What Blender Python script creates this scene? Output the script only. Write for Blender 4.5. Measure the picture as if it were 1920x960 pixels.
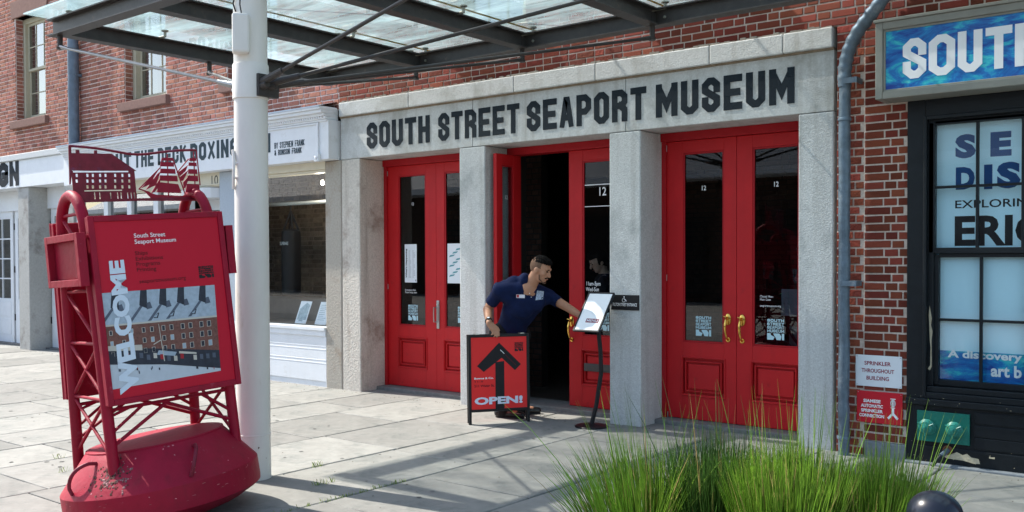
import bpy, bmesh, math, random
import numpy as np
from mathutils import Vector, Matrix
random.seed(7); RNG = np.random.default_rng(7)
SC = bpy.context.scene
for o in list(bpy.data.objects): bpy.data.objects.remove(o)
COL = SC.collection
R = math.radians

# ------------------------------------------------------------------ camera
FPX = 1784.0; CXP = 960.0; CYP = 514.14; CAMZ = 1.6
_p, _r, _y = R(-1.0), R(-0.19), R(38.7)
FW = Vector((-math.sin(_y)*math.cos(_p), math.cos(_y)*math.cos(_p), math.sin(_p)))
_rt = Vector((math.cos(_y), math.sin(_y), 0)); _up = _rt.cross(FW)
RT = _rt*math.cos(_r) + _up*math.sin(_r); UP = -_rt*math.sin(_r) + _up*math.cos(_r)
CAM = Vector((0, 0, CAMZ))
cd = bpy.data.cameras.new('camera'); cam = bpy.data.objects.new('camera', cd); COL.objects.link(cam)
cd.sensor_width = 36; cd.lens = FPX/1920*36; cd.shift_y = (CYP-480)/1920; cd.clip_end = 2000; cd.clip_start = .05
m = Matrix((RT, UP, -FW)).transposed().to_4x4(); m.translation = CAM; cam.matrix_world = m
SC.camera = cam
SC.render.resolution_x, SC.render.resolution_y = 1024, 512

# ------------------------------------------------------------------ world, sun, exposure
SUN_DIR = Vector((3.21, .53, -3.6)).normalized()
SC.world = bpy.data.worlds.new('World'); SC.world.use_nodes = True
nt = SC.world.node_tree; sky = nt.nodes.new('ShaderNodeTexSky'); sky.sky_type = 'NISHITA'; sky.sun_disc = False
sky.sun_elevation = math.asin(-SUN_DIR.z); sky.sun_rotation = math.atan2(-SUN_DIR.x, -SUN_DIR.y)
sky.air_density = 1.2; sky.dust_density = 1.5
nt.links.new(sky.outputs[0], nt.nodes['Background'].inputs[0]); nt.nodes['Background'].inputs[1].default_value = .115
sd = bpy.data.lights.new('sun', 'SUN'); sd.energy = 3.3; sd.angle = R(.53); sd.color = (1, .94, .85)
sun = bpy.data.objects.new('sun', sd); COL.objects.link(sun); sun.rotation_euler = SUN_DIR.to_track_quat('-Z', 'Y').to_euler()
sun.location = (-10, 0, 15)
SC.view_settings.view_transform = 'Standard'; SC.view_settings.look = 'None'; SC.view_settings.exposure = 1.42; SC.view_settings.gamma = 1
SC.render.engine = 'CYCLES'; SC.cycles.max_bounces = 9; SC.cycles.transparent_max_bounces = 16; SC.cycles.caustics_reflective = False; SC.cycles.caustics_refractive = False

# ------------------------------------------------------------------ photo rays turned into points of the place
def ray(x, y): return FW + RT*((x-CXP)/FPX) - UP*((y-CYP)/FPX)
def onY(x, y, Y): r = ray(x, y); return CAM + r*(Y/r.y)
def onZ(x, y, Z=0.): r = ray(x, y); return CAM + r*((Z-CAMZ)/r.z)
def onD(x, y, d): return CAM + ray(x, y)*d

# ------------------------------------------------------------------ materials
MATS = {}
def mat(name, col, rough=.6, metal=0., var=.12, vs=6., bump=0., bs=40., spec=.25, streak=0., streakcol=(.10, .085, .06), col2=None, c2s=2., c2lo=.55, c2hi=.7, coat=0., isl=0., emit=None, trans=0., det=6., stretch=None):
    if name in MATS: return MATS[name]
    m = bpy.data.materials.new(name); m.use_nodes = True; n = m.node_tree; N = n.nodes; L = n.links
    b = N['Principled BSDF']; b.inputs['Roughness'].default_value = rough; b.inputs['Metallic'].default_value = metal
    b.inputs['Specular IOR Level'].default_value = spec; b.inputs['Coat Weight'].default_value = coat
    if trans: b.inputs['Transmission Weight'].default_value = trans
    tc = N.new('ShaderNodeTexCoord'); src = tc.outputs['Object']
    if stretch:
        mp = N.new('ShaderNodeMapping'); mp.inputs['Scale'].default_value = stretch; L.new(src, mp.inputs[0]); src = mp.outputs[0]
    nz = N.new('ShaderNodeTexNoise'); nz.inputs['Scale'].default_value = vs; nz.inputs['Detail'].default_value = det; nz.inputs['Roughness'].default_value = .65
    L.new(src, nz.inputs['Vector'])
    rp = N.new('ShaderNodeMapRange'); rp.inputs[1].default_value = .25; rp.inputs[2].default_value = .75
    rp.inputs[3].default_value = 1-var; rp.inputs[4].default_value = 1+var
    L.new(nz.outputs[0], rp.inputs[0])
    mx = N.new('ShaderNodeMix'); mx.data_type = 'RGBA'; mx.blend_type = 'MULTIPLY'; mx.inputs[0].default_value = 1
    mx.inputs[6].default_value = (*col, 1); L.new(rp.outputs[0], mx.inputs[7]); out = mx.outputs[2]
    if col2:
        n2 = N.new('ShaderNodeTexNoise'); n2.inputs['Scale'].default_value = c2s; n2.inputs['Detail'].default_value = 9; n2.inputs['Roughness'].default_value = .7
        L.new(src, n2.inputs['Vector']); r2 = N.new('ShaderNodeMapRange'); r2.inputs[1].default_value = c2lo; r2.inputs[2].default_value = c2hi
        L.new(n2.outputs[0], r2.inputs[0]); m2 = N.new('ShaderNodeMix'); m2.data_type = 'RGBA'
        L.new(r2.outputs[0], m2.inputs[0]); L.new(out, m2.inputs[6]); m2.inputs[7].default_value = (*col2, 1); out = m2.outputs[2]
    if streak:
        mp2 = N.new('ShaderNodeMapping'); mp2.inputs['Scale'].default_value = (7, 7, .45); L.new(tc.outputs['Object'], mp2.inputs[0])
        n4 = N.new('ShaderNodeTexNoise'); n4.inputs['Scale'].default_value = 1.3; n4.inputs['Detail'].default_value = 6; L.new(mp2.outputs[0], n4.inputs['Vector'])
        r5 = N.new('ShaderNodeMapRange'); r5.inputs[1].default_value = .54; r5.inputs[2].default_value = .78; r5.inputs[4].default_value = streak; L.new(n4.outputs[0], r5.inputs[0])
        m5 = N.new('ShaderNodeMix'); m5.data_type = 'RGBA'; L.new(r5.outputs[0], m5.inputs[0]); L.new(out, m5.inputs[6]); m5.inputs[7].default_value = (*streakcol, 1); out = m5.outputs[2]
    if isl:
        g = N.new('ShaderNodeNewGeometry'); oi = N.new('ShaderNodeObjectInfo'); ad = N.new('ShaderNodeMath'); ad.operation = 'ADD'
        L.new(g.outputs['Random Per Island'], ad.inputs[0]); L.new(oi.outputs['Random'], ad.inputs[1])
        fr = N.new('ShaderNodeMath'); fr.operation = 'FRACT'; L.new(ad.outputs[0], fr.inputs[0])
        r3 = N.new('ShaderNodeMapRange'); r3.inputs[3].default_value = 1-isl; r3.inputs[4].default_value = 1+isl; L.new(fr.outputs[0], r3.inputs[0])
        m3 = N.new('ShaderNodeMix'); m3.data_type = 'RGBA'; m3.blend_type = 'MULTIPLY'; m3.inputs[0].default_value = 1
        L.new(out, m3.inputs[6]); L.new(r3.outputs[0], m3.inputs[7]); out = m3.outputs[2]
        m['frac'] = 1
        hs = N.new('ShaderNodeHueSaturation'); mu = N.new('ShaderNodeMath'); mu.operation = 'MULTIPLY'; mu.inputs[1].default_value = 7.31; L.new(fr.outputs[0], mu.inputs[0])
        f2 = N.new('ShaderNodeMath'); f2.operation = 'FRACT'; L.new(mu.outputs[0], f2.inputs[0])
        r4 = N.new('ShaderNodeMapRange'); r4.inputs[3].default_value = .492; r4.inputs[4].default_value = .508; L.new(f2.outputs[0], r4.inputs[0])
        L.new(r4.outputs[0], hs.inputs['Hue']); L.new(out, hs.inputs['Color']); out = hs.outputs[0]
    L.new(out, b.inputs['Base Color'])
    if bump:
        nb = N.new('ShaderNodeTexNoise'); nb.inputs['Scale'].default_value = bs; nb.inputs['Detail'].default_value = 5; L.new(src, nb.inputs['Vector'])
        bp = N.new('ShaderNodeBump'); bp.inputs['Strength'].default_value = bump; bp.inputs['Distance'].default_value = .01
        L.new(nb.outputs[0], bp.inputs['Height']); L.new(bp.outputs[0], b.inputs['Normal'])
    if emit:
        b.inputs['Emission Color'].default_value = (*emit[0], 1); b.inputs['Emission Strength'].default_value = emit[1]
    MATS[name] = m; return m

def glass_mat(name, tint=(.8, .88, .88), ior=1.5, extra=0., diff=0., dcol=(.6, .75, .75), streak=0.):
    m = bpy.data.materials.new(name); m.use_nodes = True; n = m.node_tree; N = n.nodes; L = n.links; N.clear()
    o = N.new('ShaderNodeOutputMaterial'); t = N.new('ShaderNodeBsdfTransparent'); t.inputs[0].default_value = (*tint, 1)
    g = N.new('ShaderNodeBsdfGlossy'); g.inputs['Roughness'].default_value = .01
    f = N.new('ShaderNodeFresnel'); f.inputs[0].default_value = ior
    ad = N.new('ShaderNodeMath'); ad.operation = 'ADD'; ad.use_clamp = True; ad.inputs[1].default_value = extra; L.new(f.outputs[0], ad.inputs[0])
    ge = N.new('ShaderNodeNewGeometry'); iv = N.new('ShaderNodeMath'); iv.operation = 'SUBTRACT'; iv.inputs[0].default_value = 1; L.new(ge.outputs['Backfacing'], iv.inputs[1])
    fm_ = N.new('ShaderNodeMath'); fm_.operation = 'MULTIPLY'; L.new(ad.outputs[0], fm_.inputs[0]); L.new(iv.outputs[0], fm_.inputs[1])   # only the entering face reflects
    mx = N.new('ShaderNodeMixShader'); L.new(fm_.outputs[0], mx.inputs[0]); L.new(t.outputs[0], mx.inputs[1]); L.new(g.outputs[0], mx.inputs[2])
    out = mx.outputs[0]
    # faint waviness of old sheet glass
    tc = N.new('ShaderNodeTexCoord'); nb = N.new('ShaderNodeTexNoise'); nb.inputs['Scale'].default_value = 1.2; L.new(tc.outputs['Object'], nb.inputs['Vector'])
    bp = N.new('ShaderNodeBump'); bp.inputs['Strength'].default_value = .02; bp.inputs['Distance'].default_value = .012; L.new(nb.outputs[0], bp.inputs['Height']); L.new(bp.outputs[0], g.inputs['Normal'])
    if diff:
        d = N.new('ShaderNodeBsdfDiffuse'); d.inputs[0].default_value = (*dcol, 1)
        tl = N.new('ShaderNodeBsdfTranslucent'); tl.inputs[0].default_value = (*dcol, 1)
        ds = N.new('ShaderNodeMixShader'); ds.inputs[0].default_value = .6; L.new(d.outputs[0], ds.inputs[1]); L.new(tl.outputs[0], ds.inputs[2])
        m2 = N.new('ShaderNodeMixShader'); L.new(out, m2.inputs[1]); L.new(ds.outputs[0], m2.inputs[2])
        nz = N.new('ShaderNodeTexNoise'); nz.inputs['Scale'].default_value = 1.6; nz.inputs['Detail'].default_value = 8; nz.inputs['Roughness'].default_value = .7; nz.inputs['Distortion'].default_value = .8
        mp = N.new('ShaderNodeMapping'); mp.inputs['Scale'].default_value = (.45, 1.6, 1); L.new(tc.outputs['Object'], mp.inputs[0]); L.new(mp.outputs[0], nz.inputs['Vector'])
        mr = N.new('ShaderNodeMapRange'); mr.inputs[1].default_value = .38; mr.inputs[2].default_value = .68; mr.inputs[3].default_value = diff*.45; mr.inputs[4].default_value = min(1, diff*1.5)
        L.new(nz.outputs[0], mr.inputs[0]); sx = N.new('ShaderNodeSeparateXYZ'); L.new(tc.outputs['Object'], sx.inputs[0]); gt = N.new('ShaderNodeMath'); gt.operation = 'GREATER_THAN'; gt.inputs[1].default_value = 3.813; L.new(sx.outputs[2], gt.inputs[0])
        ml = N.new('ShaderNodeMath'); ml.operation = 'MULTIPLY'; L.new(mr.outputs[0], ml.inputs[0]); L.new(gt.outputs[0], ml.inputs[1])    # grime lies on the upper face only
        L.new(ml.outputs[0], m2.inputs[0]); out = m2.outputs[0]
    L.new(out, o.inputs[0]); return m

GRAN = dict(var=.10, vs=60, bump=.35, bs=120)
M_lintel = mat('painted_granite', (.57, .585, .575), .8, var=.16, vs=55, bump=.35, bs=90, col2=(.34, .34, .31), c2s=2.1, c2lo=.48, c2hi=.72, streak=.5, streakcol=(.24, .215, .17))
M_pil = mat('rough_granite', (.53, .545, .54), .85, var=.26, vs=75, bump=.5, bs=95, streak=.35, streakcol=(.20, .19, .17), col2=(.27, .29, .29), c2s=1.6, c2lo=.52, c2hi=.75)
M_pil2 = mat('weathered_granite', (.58, .54, .48), .85, var=.22, vs=50, bump=.8, bs=50, streak=.5, streakcol=(.20, .15, .11), col2=(.29, .22, .18), c2s=2.2, c2lo=.55, c2hi=.72)
M_joint = mat('joint_mortar', (.30, .27, .23), .95, bump=.3)
M_mort = mat('brick_mortar', (.62, .52, .45), .95, var=.22, vs=30, bump=.5, bs=90, col2=(.38, .31, .26), c2s=3)
M_mortp = mat('pale_mortar', (.78, .67, .62), .95, var=.18, vs=30, bump=.5, bs=90, col2=(.45, .30, .26), c2s=3)
M_brick = mat('dark_red_brick', (.22, .050, .030), .88, var=.28, vs=38, bump=.7, bs=60, isl=.33, col2=(.12, .035, .028), c2s=5, c2lo=.6, c2hi=.72)
M_brickp = mat('faded_red_brick', (.34, .135, .095), .88, var=.3, vs=34, bump=.7, bs=50, isl=.34, col2=(.52, .36, .33), c2s=3.5, c2lo=.56, c2hi=.78)
M_red = mat('red_door_paint', (.52, .012, .016), .5, var=.10, vs=4, bump=.08, bs=40, spec=.3, streak=.22, streakcol=(.20, .012, .015), col2=(.30, .010, .014), c2s=7, c2lo=.60, c2hi=.80)
M_redd = mat('red_frame_paint', (.40, .010, .016), .45, var=.08, vs=5)
M_buoy = mat('crimson_buoy_paint', (.29, .003, .024), .55, var=.16, vs=9, bump=.3, bs=22, col2=(.44, .10, .14), c2s=6.5, c2lo=.62, c2hi=.80, spec=.25, streak=.45, streakcol=(.09, .012, .014))
M_buoyd = mat('dark_crimson_plate', (.17, .012, .028), .45, var=.30, vs=22, bump=.1, bs=40, col2=(.12, .06, .14), c2s=6, c2lo=.55, c2hi=.75)
M_rust = mat('flaking_rust', (.10, .045, .035), .9, var=.5, vs=60, bump=.9, bs=90, isl=.6, col2=(.38, .20, .20), c2s=22, c2lo=.5, c2hi=.6)
M_white = mat('white_paint', (.76, .79, .82), .55, var=.05, vs=6, bump=.05, bs=60, streak=.08, streakcol=(.5,.48,.43), col2=(.6, .6, .58), c2s=4, c2lo=.6, c2hi=.8)
M_cream = mat('cream_paint', (.66, .62, .50), .55, var=.06, vs=6, bump=.05)
M_colm = mat('column_white_paint', (.72, .70, .65), .5, var=.07, vs=5, bump=.06, bs=20, col2=(.48, .40, .30), c2s=3, c2lo=.64, c2hi=.82, stretch=(1, 1, .35))
M_steel = mat('dark_steel_paint', (.050, .045, .042), .45, var=.25, vs=12, bump=.1, bs=60, col2=(.10, .075, .06), c2s=7, c2lo=.6, c2hi=.7)
M_zinc = mat('galvanised_downpipe', (.13, .175, .22), .5, .4, var=.3, vs=14, bump=.25, bs=16, col2=(.30, .33, .35), c2s=8, c2lo=.56, c2hi=.74)
M_rod = mat('steel_rod', (.22, .22, .22), .35, .8, var=.15)
M_black = mat('black_window_paint', (.008, .011, .014), .45, var=.25, vs=12, bump=.12, bs=50)
M_chip = mat('bare_wood_chips', (.55, .48, .34), .9, var=.2, vs=40, bump=.5)
M_blk = mat('matt_black_metal', (.013, .013, .015), .45, var=.15)
M_navyl = mat('slate_letter_paint', (.012, .020, .028), .8, var=.25, vs=40, bump=.2, bs=90)
M_txt = mat('black_print', (.015, .015, .018), .6)
M_txtr = mat('dark_red_print', (.13, .006, .012), .6)
M_txtw = mat('white_print_and_reflection', (.85, .86, .88), .6, var=.02)
M_poster = mat('red_poster_print', (.50, .003, .024), .5, var=.04, vs=3, spec=.25)
M_poster2 = mat('scarlet_poster_print', (.80, .030, .030), .5, var=.03, vs=3, spec=.25)
M_brass = mat('polished_brass', (.75, .45, .10), .22, 1., var=.1)
M_chrome = mat('brushed_steel', (.45, .46, .46), .3, 1., var=.1)
M_brown = mat('brownstone', (.24, .14, .115), .85, var=.15, vs=25, bump=.5, bs=50)
M_sash = mat('buff_sash_paint', (.46, .42, .31), .6, var=.08, vs=10, bump=.08)
M_sheet = mat('white_paper', (.80, .84, .88), .6, var=.03)
M_blue = mat('blue_letter_film', (.004, .055, .19), .5, var=.04)
M_green = mat('green_hydrant_paint', (.008, .145, .110), .4, var=.12, vs=14, bump=.12, bs=40, coat=.2)
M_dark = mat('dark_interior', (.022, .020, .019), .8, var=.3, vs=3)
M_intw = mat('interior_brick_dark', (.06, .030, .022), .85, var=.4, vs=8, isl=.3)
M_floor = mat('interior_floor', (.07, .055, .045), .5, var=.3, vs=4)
M_skin = mat('skin', (.46, .235, .145), .5, var=.10, vs=20, bump=.05, bs=150)
M_skin2 = mat('pale_skin', (.60, .38, .29), .5, var=.06, vs=20)
M_hair = mat('black_hair', (.006, .005, .005), .75, spec=.06, var=.3, vs=80, bump=.8, bs=300)
M_fade = mat('cropped_hair', (.16, .095, .065), .85, spec=.1, var=.2, vs=160, bump=.3, bs=400)
M_shirt = mat('navy_polo_cloth', (.008, .015, .054), .85, var=.25, vs=9, bump=.6, bs=11, spec=.12)
M_pants = mat('black_trouser_cloth', (.010, .010, .012), .85, var=.3, vs=10, bump=.6, bs=14)
M_shoe = mat('black_shoe_leather', (.012, .012, .014), .3, var=.2, coat=.4)
M_soil = mat('planting_soil', (.055, .042, .030), .95, var=.4, vs=20, bump=1., bs=40)
M_bolt = mat('fitting_grey', (.28, .27, .22), .45, .5)
M_seal = mat('amber_sealant', (.50, .33, .06), .6)
M_light = mat('lamp_glow', (.9, .8, .6), .5, emit=((1, .72, .40), 3.))
G_door = glass_mat('door_glass', (.72, .78, .80), 1.5, .02)
G_shop = glass_mat('shop_glass', (.95, .98, .985), 1.5, .02)
G_win = glass_mat('window_glass', (.55, .62, .66), 1.5, .30)
G_can = glass_mat('canopy_glass', (.965, .99, .99), 1.5, .03, diff=.52, dcol=(.66, .92, .96))
G_acry = glass_mat('clear_acrylic', (.8, .82, .86), 1.5, .1)

def brick_light(m):   # nudges every brick object through its own random number too
    return m
def stone_slab_mat():
    m = mat('bluestone_slab', (.245, .243, .225), .8, var=.20, vs=4.5, bump=1., bs=4.2, isl=.17, col2=(.145, .155, .145), c2s=2.6, c2lo=.50, c2hi=.68, spec=.35)
    return m
M_slab = stone_slab_mat()
M_bed = mat('joint_bedding', (.022, .022, .016), .95, var=.4, vs=8, bump=.5)

# blue sea-painting material
def blue_art(name, scale, dk=(.004, .045, .30), md=(.005, .19, .52), lt=(.03, .50, .58)):
    m = bpy.data.materials.new(name); m.use_nodes = True; N = m.node_tree.nodes; L = m.node_tree.links; b = N['Principled BSDF']; b.inputs['Roughness'].default_value = .35
    tc = N.new('ShaderNodeTexCoord'); mp = N.new('ShaderNodeMapping'); mp.inputs['Scale'].default_value = (.6, 1, 1.5); mp.inputs['Rotation'].default_value = (0, .5, 0)
    nz = N.new('ShaderNodeTexNoise'); nz.inputs['Scale'].default_value = scale; nz.inputs['Detail'].default_value = 9; nz.inputs['Roughness'].default_value = .68; nz.inputs['Distortion'].default_value = 1.8
    L.new(tc.outputs['Object'], mp.inputs[0]); L.new(mp.outputs[0], nz.inputs['Vector'])
    cr = N.new('ShaderNodeValToRGB'); e = cr.color_ramp.elements; e[0].position = .36; e[0].color = (*dk, 1); e[1].position = .70; e[1].color = (.18, .62, .66, 1)
    x = e.new(.50); x.color = (*md, 1); x = e.new(.61); x.color = (*lt, 1)
    L.new(nz.outputs[0], cr.inputs[0]); L.new(cr.outputs[0], b.inputs['Base Color']); return m
M_sea = blue_art('sea_painting_print', 4.6)

# ------------------------------------------------------------------ mesh helpers
class MB:
    def __init__(s): s.v = []; s.f = []; s.mi = []; s.cur = 0
    def add(s, vs, fs):
        k = len(s.v); s.v += [tuple(x) for x in vs]; s.f += [tuple(i+k for i in f) for f in fs]; s.mi += [s.cur]*len(fs); return s
    def box(s, x0, x1, y0, y1, z0, z1):
        return s.add([(x0,y0,z0),(x1,y0,z0),(x1,y1,z0),(x0,y1,z0),(x0,y0,z1),(x1,y0,z1),(x1,y1,z1),(x0,y1,z1)],
                     [(0,3,2,1),(4,5,6,7),(0,1,5,4),(1,2,6,5),(2,3,7,6),(3,0,4,7)])
    def prism(s, poly, y0, y1):      # poly in x,z, counter-clockwise seen from the front (-y)
        n = len(poly); a = sum(poly[i][0]*poly[(i+1)%n][1]-poly[(i+1)%n][0]*poly[i][1] for i in range(n))
        if a < 0: poly = poly[::-1]
        vs = [(x, y0, z) for x, z in poly] + [(x, y1, z) for x, z in poly]
        return s.add(vs, [tuple(range(n)), tuple(range(2*n-1, n-1, -1))] + [(i, i+n, (i+1)%n+n, (i+1)%n) for i in range(n)])
    def bar(s, p, q, r, n=8, r2=None, cap=True):
        p, q = Vector(p), Vector(q); d = (q-p).normalized(); a = d.orthogonal().normalized(); b = d.cross(a); r2 = r if r2 is None else r2
        vs = [p+(a*math.cos(t)+b*math.sin(t))*r for t in [2*math.pi*i/n for i in range(n)]] + [q+(a*math.cos(t)+b*math.sin(t))*r2 for t in [2*math.pi*i/n for i in range(n)]]
        fs = [(i, (i+1)%n, (i+1)%n+n, i+n) for i in range(n)]
        if cap: fs += [tuple(range(n-1, -1, -1)), tuple(range(n, 2*n))]
        return s.add(vs, fs)
    def tube(s, pts, r, n=8, radii=None):
        pts = [Vector(p) for p in pts]; m_ = len(pts); vs = []; ref = None
        for i, p in enumerate(pts):
            d = (pts[min(i+1, m_-1)]-pts[max(i-1, 0)]).normalized()
            if ref is None: ref = d.orthogonal().normalized()
            ref = (ref - d*ref.dot(d)).normalized(); b = d.cross(ref); rr = radii[i] if radii else r
            vs += [p+(ref*math.cos(2*math.pi*k/n)+b*math.sin(2*math.pi*k/n))*rr for k in range(n)]
        fs = [(i*n+k, i*n+(k+1)%n, (i+1)*n+(k+1)%n, (i+1)*n+k) for i in range(m_-1) for k in range(n)]
        fs += [tuple(range(n-1, -1, -1)), tuple(range((m_-1)*n, m_*n))]
        return s.add(vs, fs)
    def lathe(s, prof, n=24, c=(0, 0, 0), ax='z'):
        vs = []; c = Vector(c)
        for r, h in prof:
            for k in range(n):
                t = 2*math.pi*k/n; x, y = r*math.cos(t), r*math.sin(t)
                vs.append(c+Vector((x, y, h)) if ax == 'z' else c+Vector((x, -h, y)))
        m_ = len(prof); fs = [(i*n+k, i*n+(k+1)%n, (i+1)*n+(k+1)%n, (i+1)*n+k) for i in range(m_-1) for k in range(n)]
        fs += [tuple(range(n-1, -1, -1)), tuple(range((m_-1)*n, m_*n))]
        return s.add(vs, fs)
    def mesh(s, name, mats, smooth=False):
        me = bpy.data.meshes.new(name); me.from_pydata(s.v, [], s.f); me.update()
        for m_ in (mats if isinstance(mats, (list, tuple)) else [mats]): me.materials.append(m_)
        if isinstance(mats, (list, tuple)): me.polygons.foreach_set('material_index', s.mi)
        if smooth:
            me.polygons.foreach_set('use_smooth', [True]*len(me.polygons))
            try: me.set_sharp_from_angle(angle=R(26))
            except Exception: pass
        return me

def put(name, me, parent=None, bevel=0., world=True):
    o = bpy.data.objects.new(name, me); COL.objects.link(o)
    if parent is not None:
        o.parent = parent
        if world: o.matrix_parent_inverse = Matrix(parent['_m']).inverted() if False else ROOTM[root_of(parent).name].inverted()
    if bevel:
        b = o.modifiers.new('bevel', 'BEVEL'); b.width = bevel; b.segments = 2; b.limit_method = 'ANGLE'; b.angle_limit = R(40)
    return o
ROOTM = {}
def root_of(o):
    while o.parent: o = o.parent
    return o
def part(name, mb, m_, parent, smooth=False, bevel=0., world=True, label=None, kind=None):
    if parent is not None and parent.parent is not None: world = False     # sub-part: parent already carries the inverse
    o = put(name, mb.mesh(name, m_, smooth), parent, bevel, world)
    if label: o['label'] = label
    if kind: o['kind'] = kind
    return o
def thing(name, label, cat, loc=(0, 0, 0), mtx=None, group=None):
    o = bpy.data.objects.new(name, None); COL.objects.link(o); o.empty_display_size = .1
    mm = mtx.copy() if mtx else Matrix.Translation(Vector(loc)); o.matrix_world = mm; ROOTM[o.name] = mm
    o['label'] = label; o['category'] = cat
    if group: o['group'] = group
    return o
def solo(name, mb, m_, label, cat, group=None, smooth=False, bevel=0., kind=None):
    o = put(name, mb.mesh(name, m_, smooth), None, bevel); o['label'] = label; o['category'] = cat; ROOTM[o.name] = Matrix.Identity(4)
    if group: o['group'] = group
    if kind: o['kind'] = kind
    return o
def struct(name, mb, m_, kind='structure', label=None, smooth=False):
    o = put(name, mb.mesh(name, m_, smooth)); o['kind'] = kind; ROOTM[o.name] = Matrix.Identity(4)
    if label: o['label'] = label
    return o

# --- lettering: an octagonal block alphabet cut from strokes, and plain type
c_, k_ = .34, .14
OCT = {
 'O': [[(c_,0),(1-c_,0),(1,k_),(1,1-k_),(1-c_,1),(c_,1),(0,1-k_),(0,k_),'z']],
 'S': [[(1,.70),(1,1-k_),(1-c_,1),(c_,1),(0,1-k_),(0,.66),(1,.36),(1,k_),(1-c_,0),(c_,0),(0,k_),(0,.30)]],
 'U': [[(0,1),(0,k_),(c_,0),(1-c_,0),(1,k_),(1,1)]], 'T': [[(0,1),(1,1)],[(.5,1),(.5,0)]], 'H': [[(0,0),(0,1)],[(1,0),(1,1)],[(0,.5),(1,.5)]],
 'R': [[(0,0),(0,1)],[(0,1),(1-c_,1),(1,1-k_),(1,.5+k_),(1-c_,.5),(0,.5)],[(.55,.5),(1,.34),(1,0)]],
 'E': [[(0,0),(0,1)],[(0,1),(1,1)],[(0,0),(1,0)],[(0,.5),(.85,.5)]], 'A': [[(0,0),(.42,1),(.58,1),(1,0)],[(.2,.28),(.8,.28)]],
 'P': [[(0,0),(0,1)],[(0,1),(1-c_,1),(1,1-k_),(1,.44+k_),(1-c_,.44),(0,.44)]], 'M': [[(0,0),(0,1)],[(1,0),(1,1)],[(0,1),(.5,.3),(1,1)]],
 'I': [[(.5,0),(.5,1)]], 'D': [[(0,0),(0,1),(1-c_,1),(1,1-k_),(1,k_),(1-c_,0),(0,0)]], 'C': [[(1,.68),(1,1-k_),(1-c_,1),(c_,1),(0,1-k_),(0,k_),(c_,0),(1-c_,0),(1,k_),(1,.32)]],
 'K': [[(0,0),(0,1)],[(0,.45),(1,1)],[(.25,.55),(1,0)]], 'B': [[(0,0),(0,1)],[(0,1),(1-c_,1),(1,1-k_),(1,.5+.1),(1-c_,.5),(0,.5)],[(1-c_,.5),(1,.4),(1,k_),(1-c_,0),(0,0)]],
 'X': [[(0,0),(1,1)],[(0,1),(1,0)]], 'N': [[(0,0),(0,1)],[(1,0),(1,1)],[(0,1),(1,0)]], 'G': [[(1,.68),(1,1-k_),(1-c_,1),(c_,1),(0,1-k_),(0,k_),(c_,0),(1-c_,0),(1,k_),(1,.45),(.55,.45)]],
 'Y': [[(0,1),(.5,.5),(1,1)],[(.5,.5),(.5,0)]], 'F': [[(0,0),(0,1)],[(0,1),(1,1)],[(0,.5),(.85,.5)]],
 '&': [[(1,0),(.15,.7),(.15,.9),(.4,1),(.6,.9),(.6,.75),(0,.3),(0,.1),(.3,0),(.7,.1),(1,.5)]], 'L': [[(0,1),(0,0),(1,0)]], 'W': [[(0,1),(.22,0),(.5,.8),(.78,0),(1,1)]],
 '1': [[(.2,.8),(.55,1),(.55,0)]], '2': [[(0,.75),(0,1-k_),(c_,1),(1-c_,1),(1,1-k_),(1,.6),(0,0),(1,0)]],
}
def oct_glyph(mb, ch, x, z, w, h, t, y, th):
    if ch == 'I': w = t
    ix0, iw, iz0, ih = x+t/2, max(w-t, 1e-6), z+t/2, h-t
    for si, pl in enumerate(OCT[ch]):
        closed = pl[-1] == 'z'; P = [Vector((ix0+a[0]*iw, iz0+a[1]*ih)) for a in pl if a != 'z']; n = len(P); Lf = []; Rt = []
        for i in range(n):
            d0 = (P[i]-P[i-1]).normalized() if (closed or i > 0) else None; d1 = (P[(i+1)%n]-P[i]).normalized() if (closed or i < n-1) else None
            ext = Vector((0, 0))
            if d0 is None: d0 = d1; ext = -d1*t/2
            if d1 is None: d1 = d0; ext = d0*t/2
            nn = Vector((-d0.y-d1.y, d0.x+d1.x)); nn = nn.normalized() if nn.length > 1e-6 else Vector((-d0.y, d0.x))
            cs = max(.45, nn.dot(Vector((-d0.y, d0.x)))); off = nn*(t/2/cs)
            for lst, sg in ((Lf, 1), (Rt, -1)):
                q = P[i]+off*sg+ext; lst.append((min(max(q.x, x), x+w), min(max(q.y, z), z+h)))
        yy = y-si*.0004
        for i in range(n if closed else n-1):
            j = (i+1)%n; q = [Rt[i], Rt[j], Lf[j], Lf[i]]
            mb.prism(q, yy-th, yy)
    return w
def oct_text(mb, txt, x0, x1, z0, h, y, t=.36, wf=.46, th=.003, gap=.13, space=.34, seps=None):
    # widths in units of h, then stretched to fill x0..x1
    ws = [space if c == ' ' else (wf*1.28 if c in 'MW' else (wf*t*1.0 if c == 'I' else wf)) for c in txt]
    tot = sum(ws)+gap*wf*1.0*(len(txt)-1); s_ = (x1-x0)/tot; x = x0
    for c, w in zip(txt, ws):
        if c != ' ': oct_glyph(mb, c, x, z0, w*s_, h, t*wf*s_, y, th)
        x += (w+gap*wf)*s_
    return mb
def oct_words(txt, x0, x1, z0, h, y, m_, parent, t=.3, wf=.42, th=.003, gap=.25, space=.34):
    ws = [space if c == ' ' else (wf*1.28 if c in 'MW' else (wf*t if c == 'I' else wf)) for c in txt]
    s_ = (x1-x0)/(sum(ws)+gap*wf*(len(txt)-1)); x = x0; b = MB()
    for c, w in zip(txt+' ', ws+[0]):
        if c == ' ':
            part('lettering', b, m_, parent); b = MB()
        else: oct_glyph(b, c, x, z0, w*s_, h, t*wf*s_, y, th)
        x += (w+gap*wf)*s_
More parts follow.
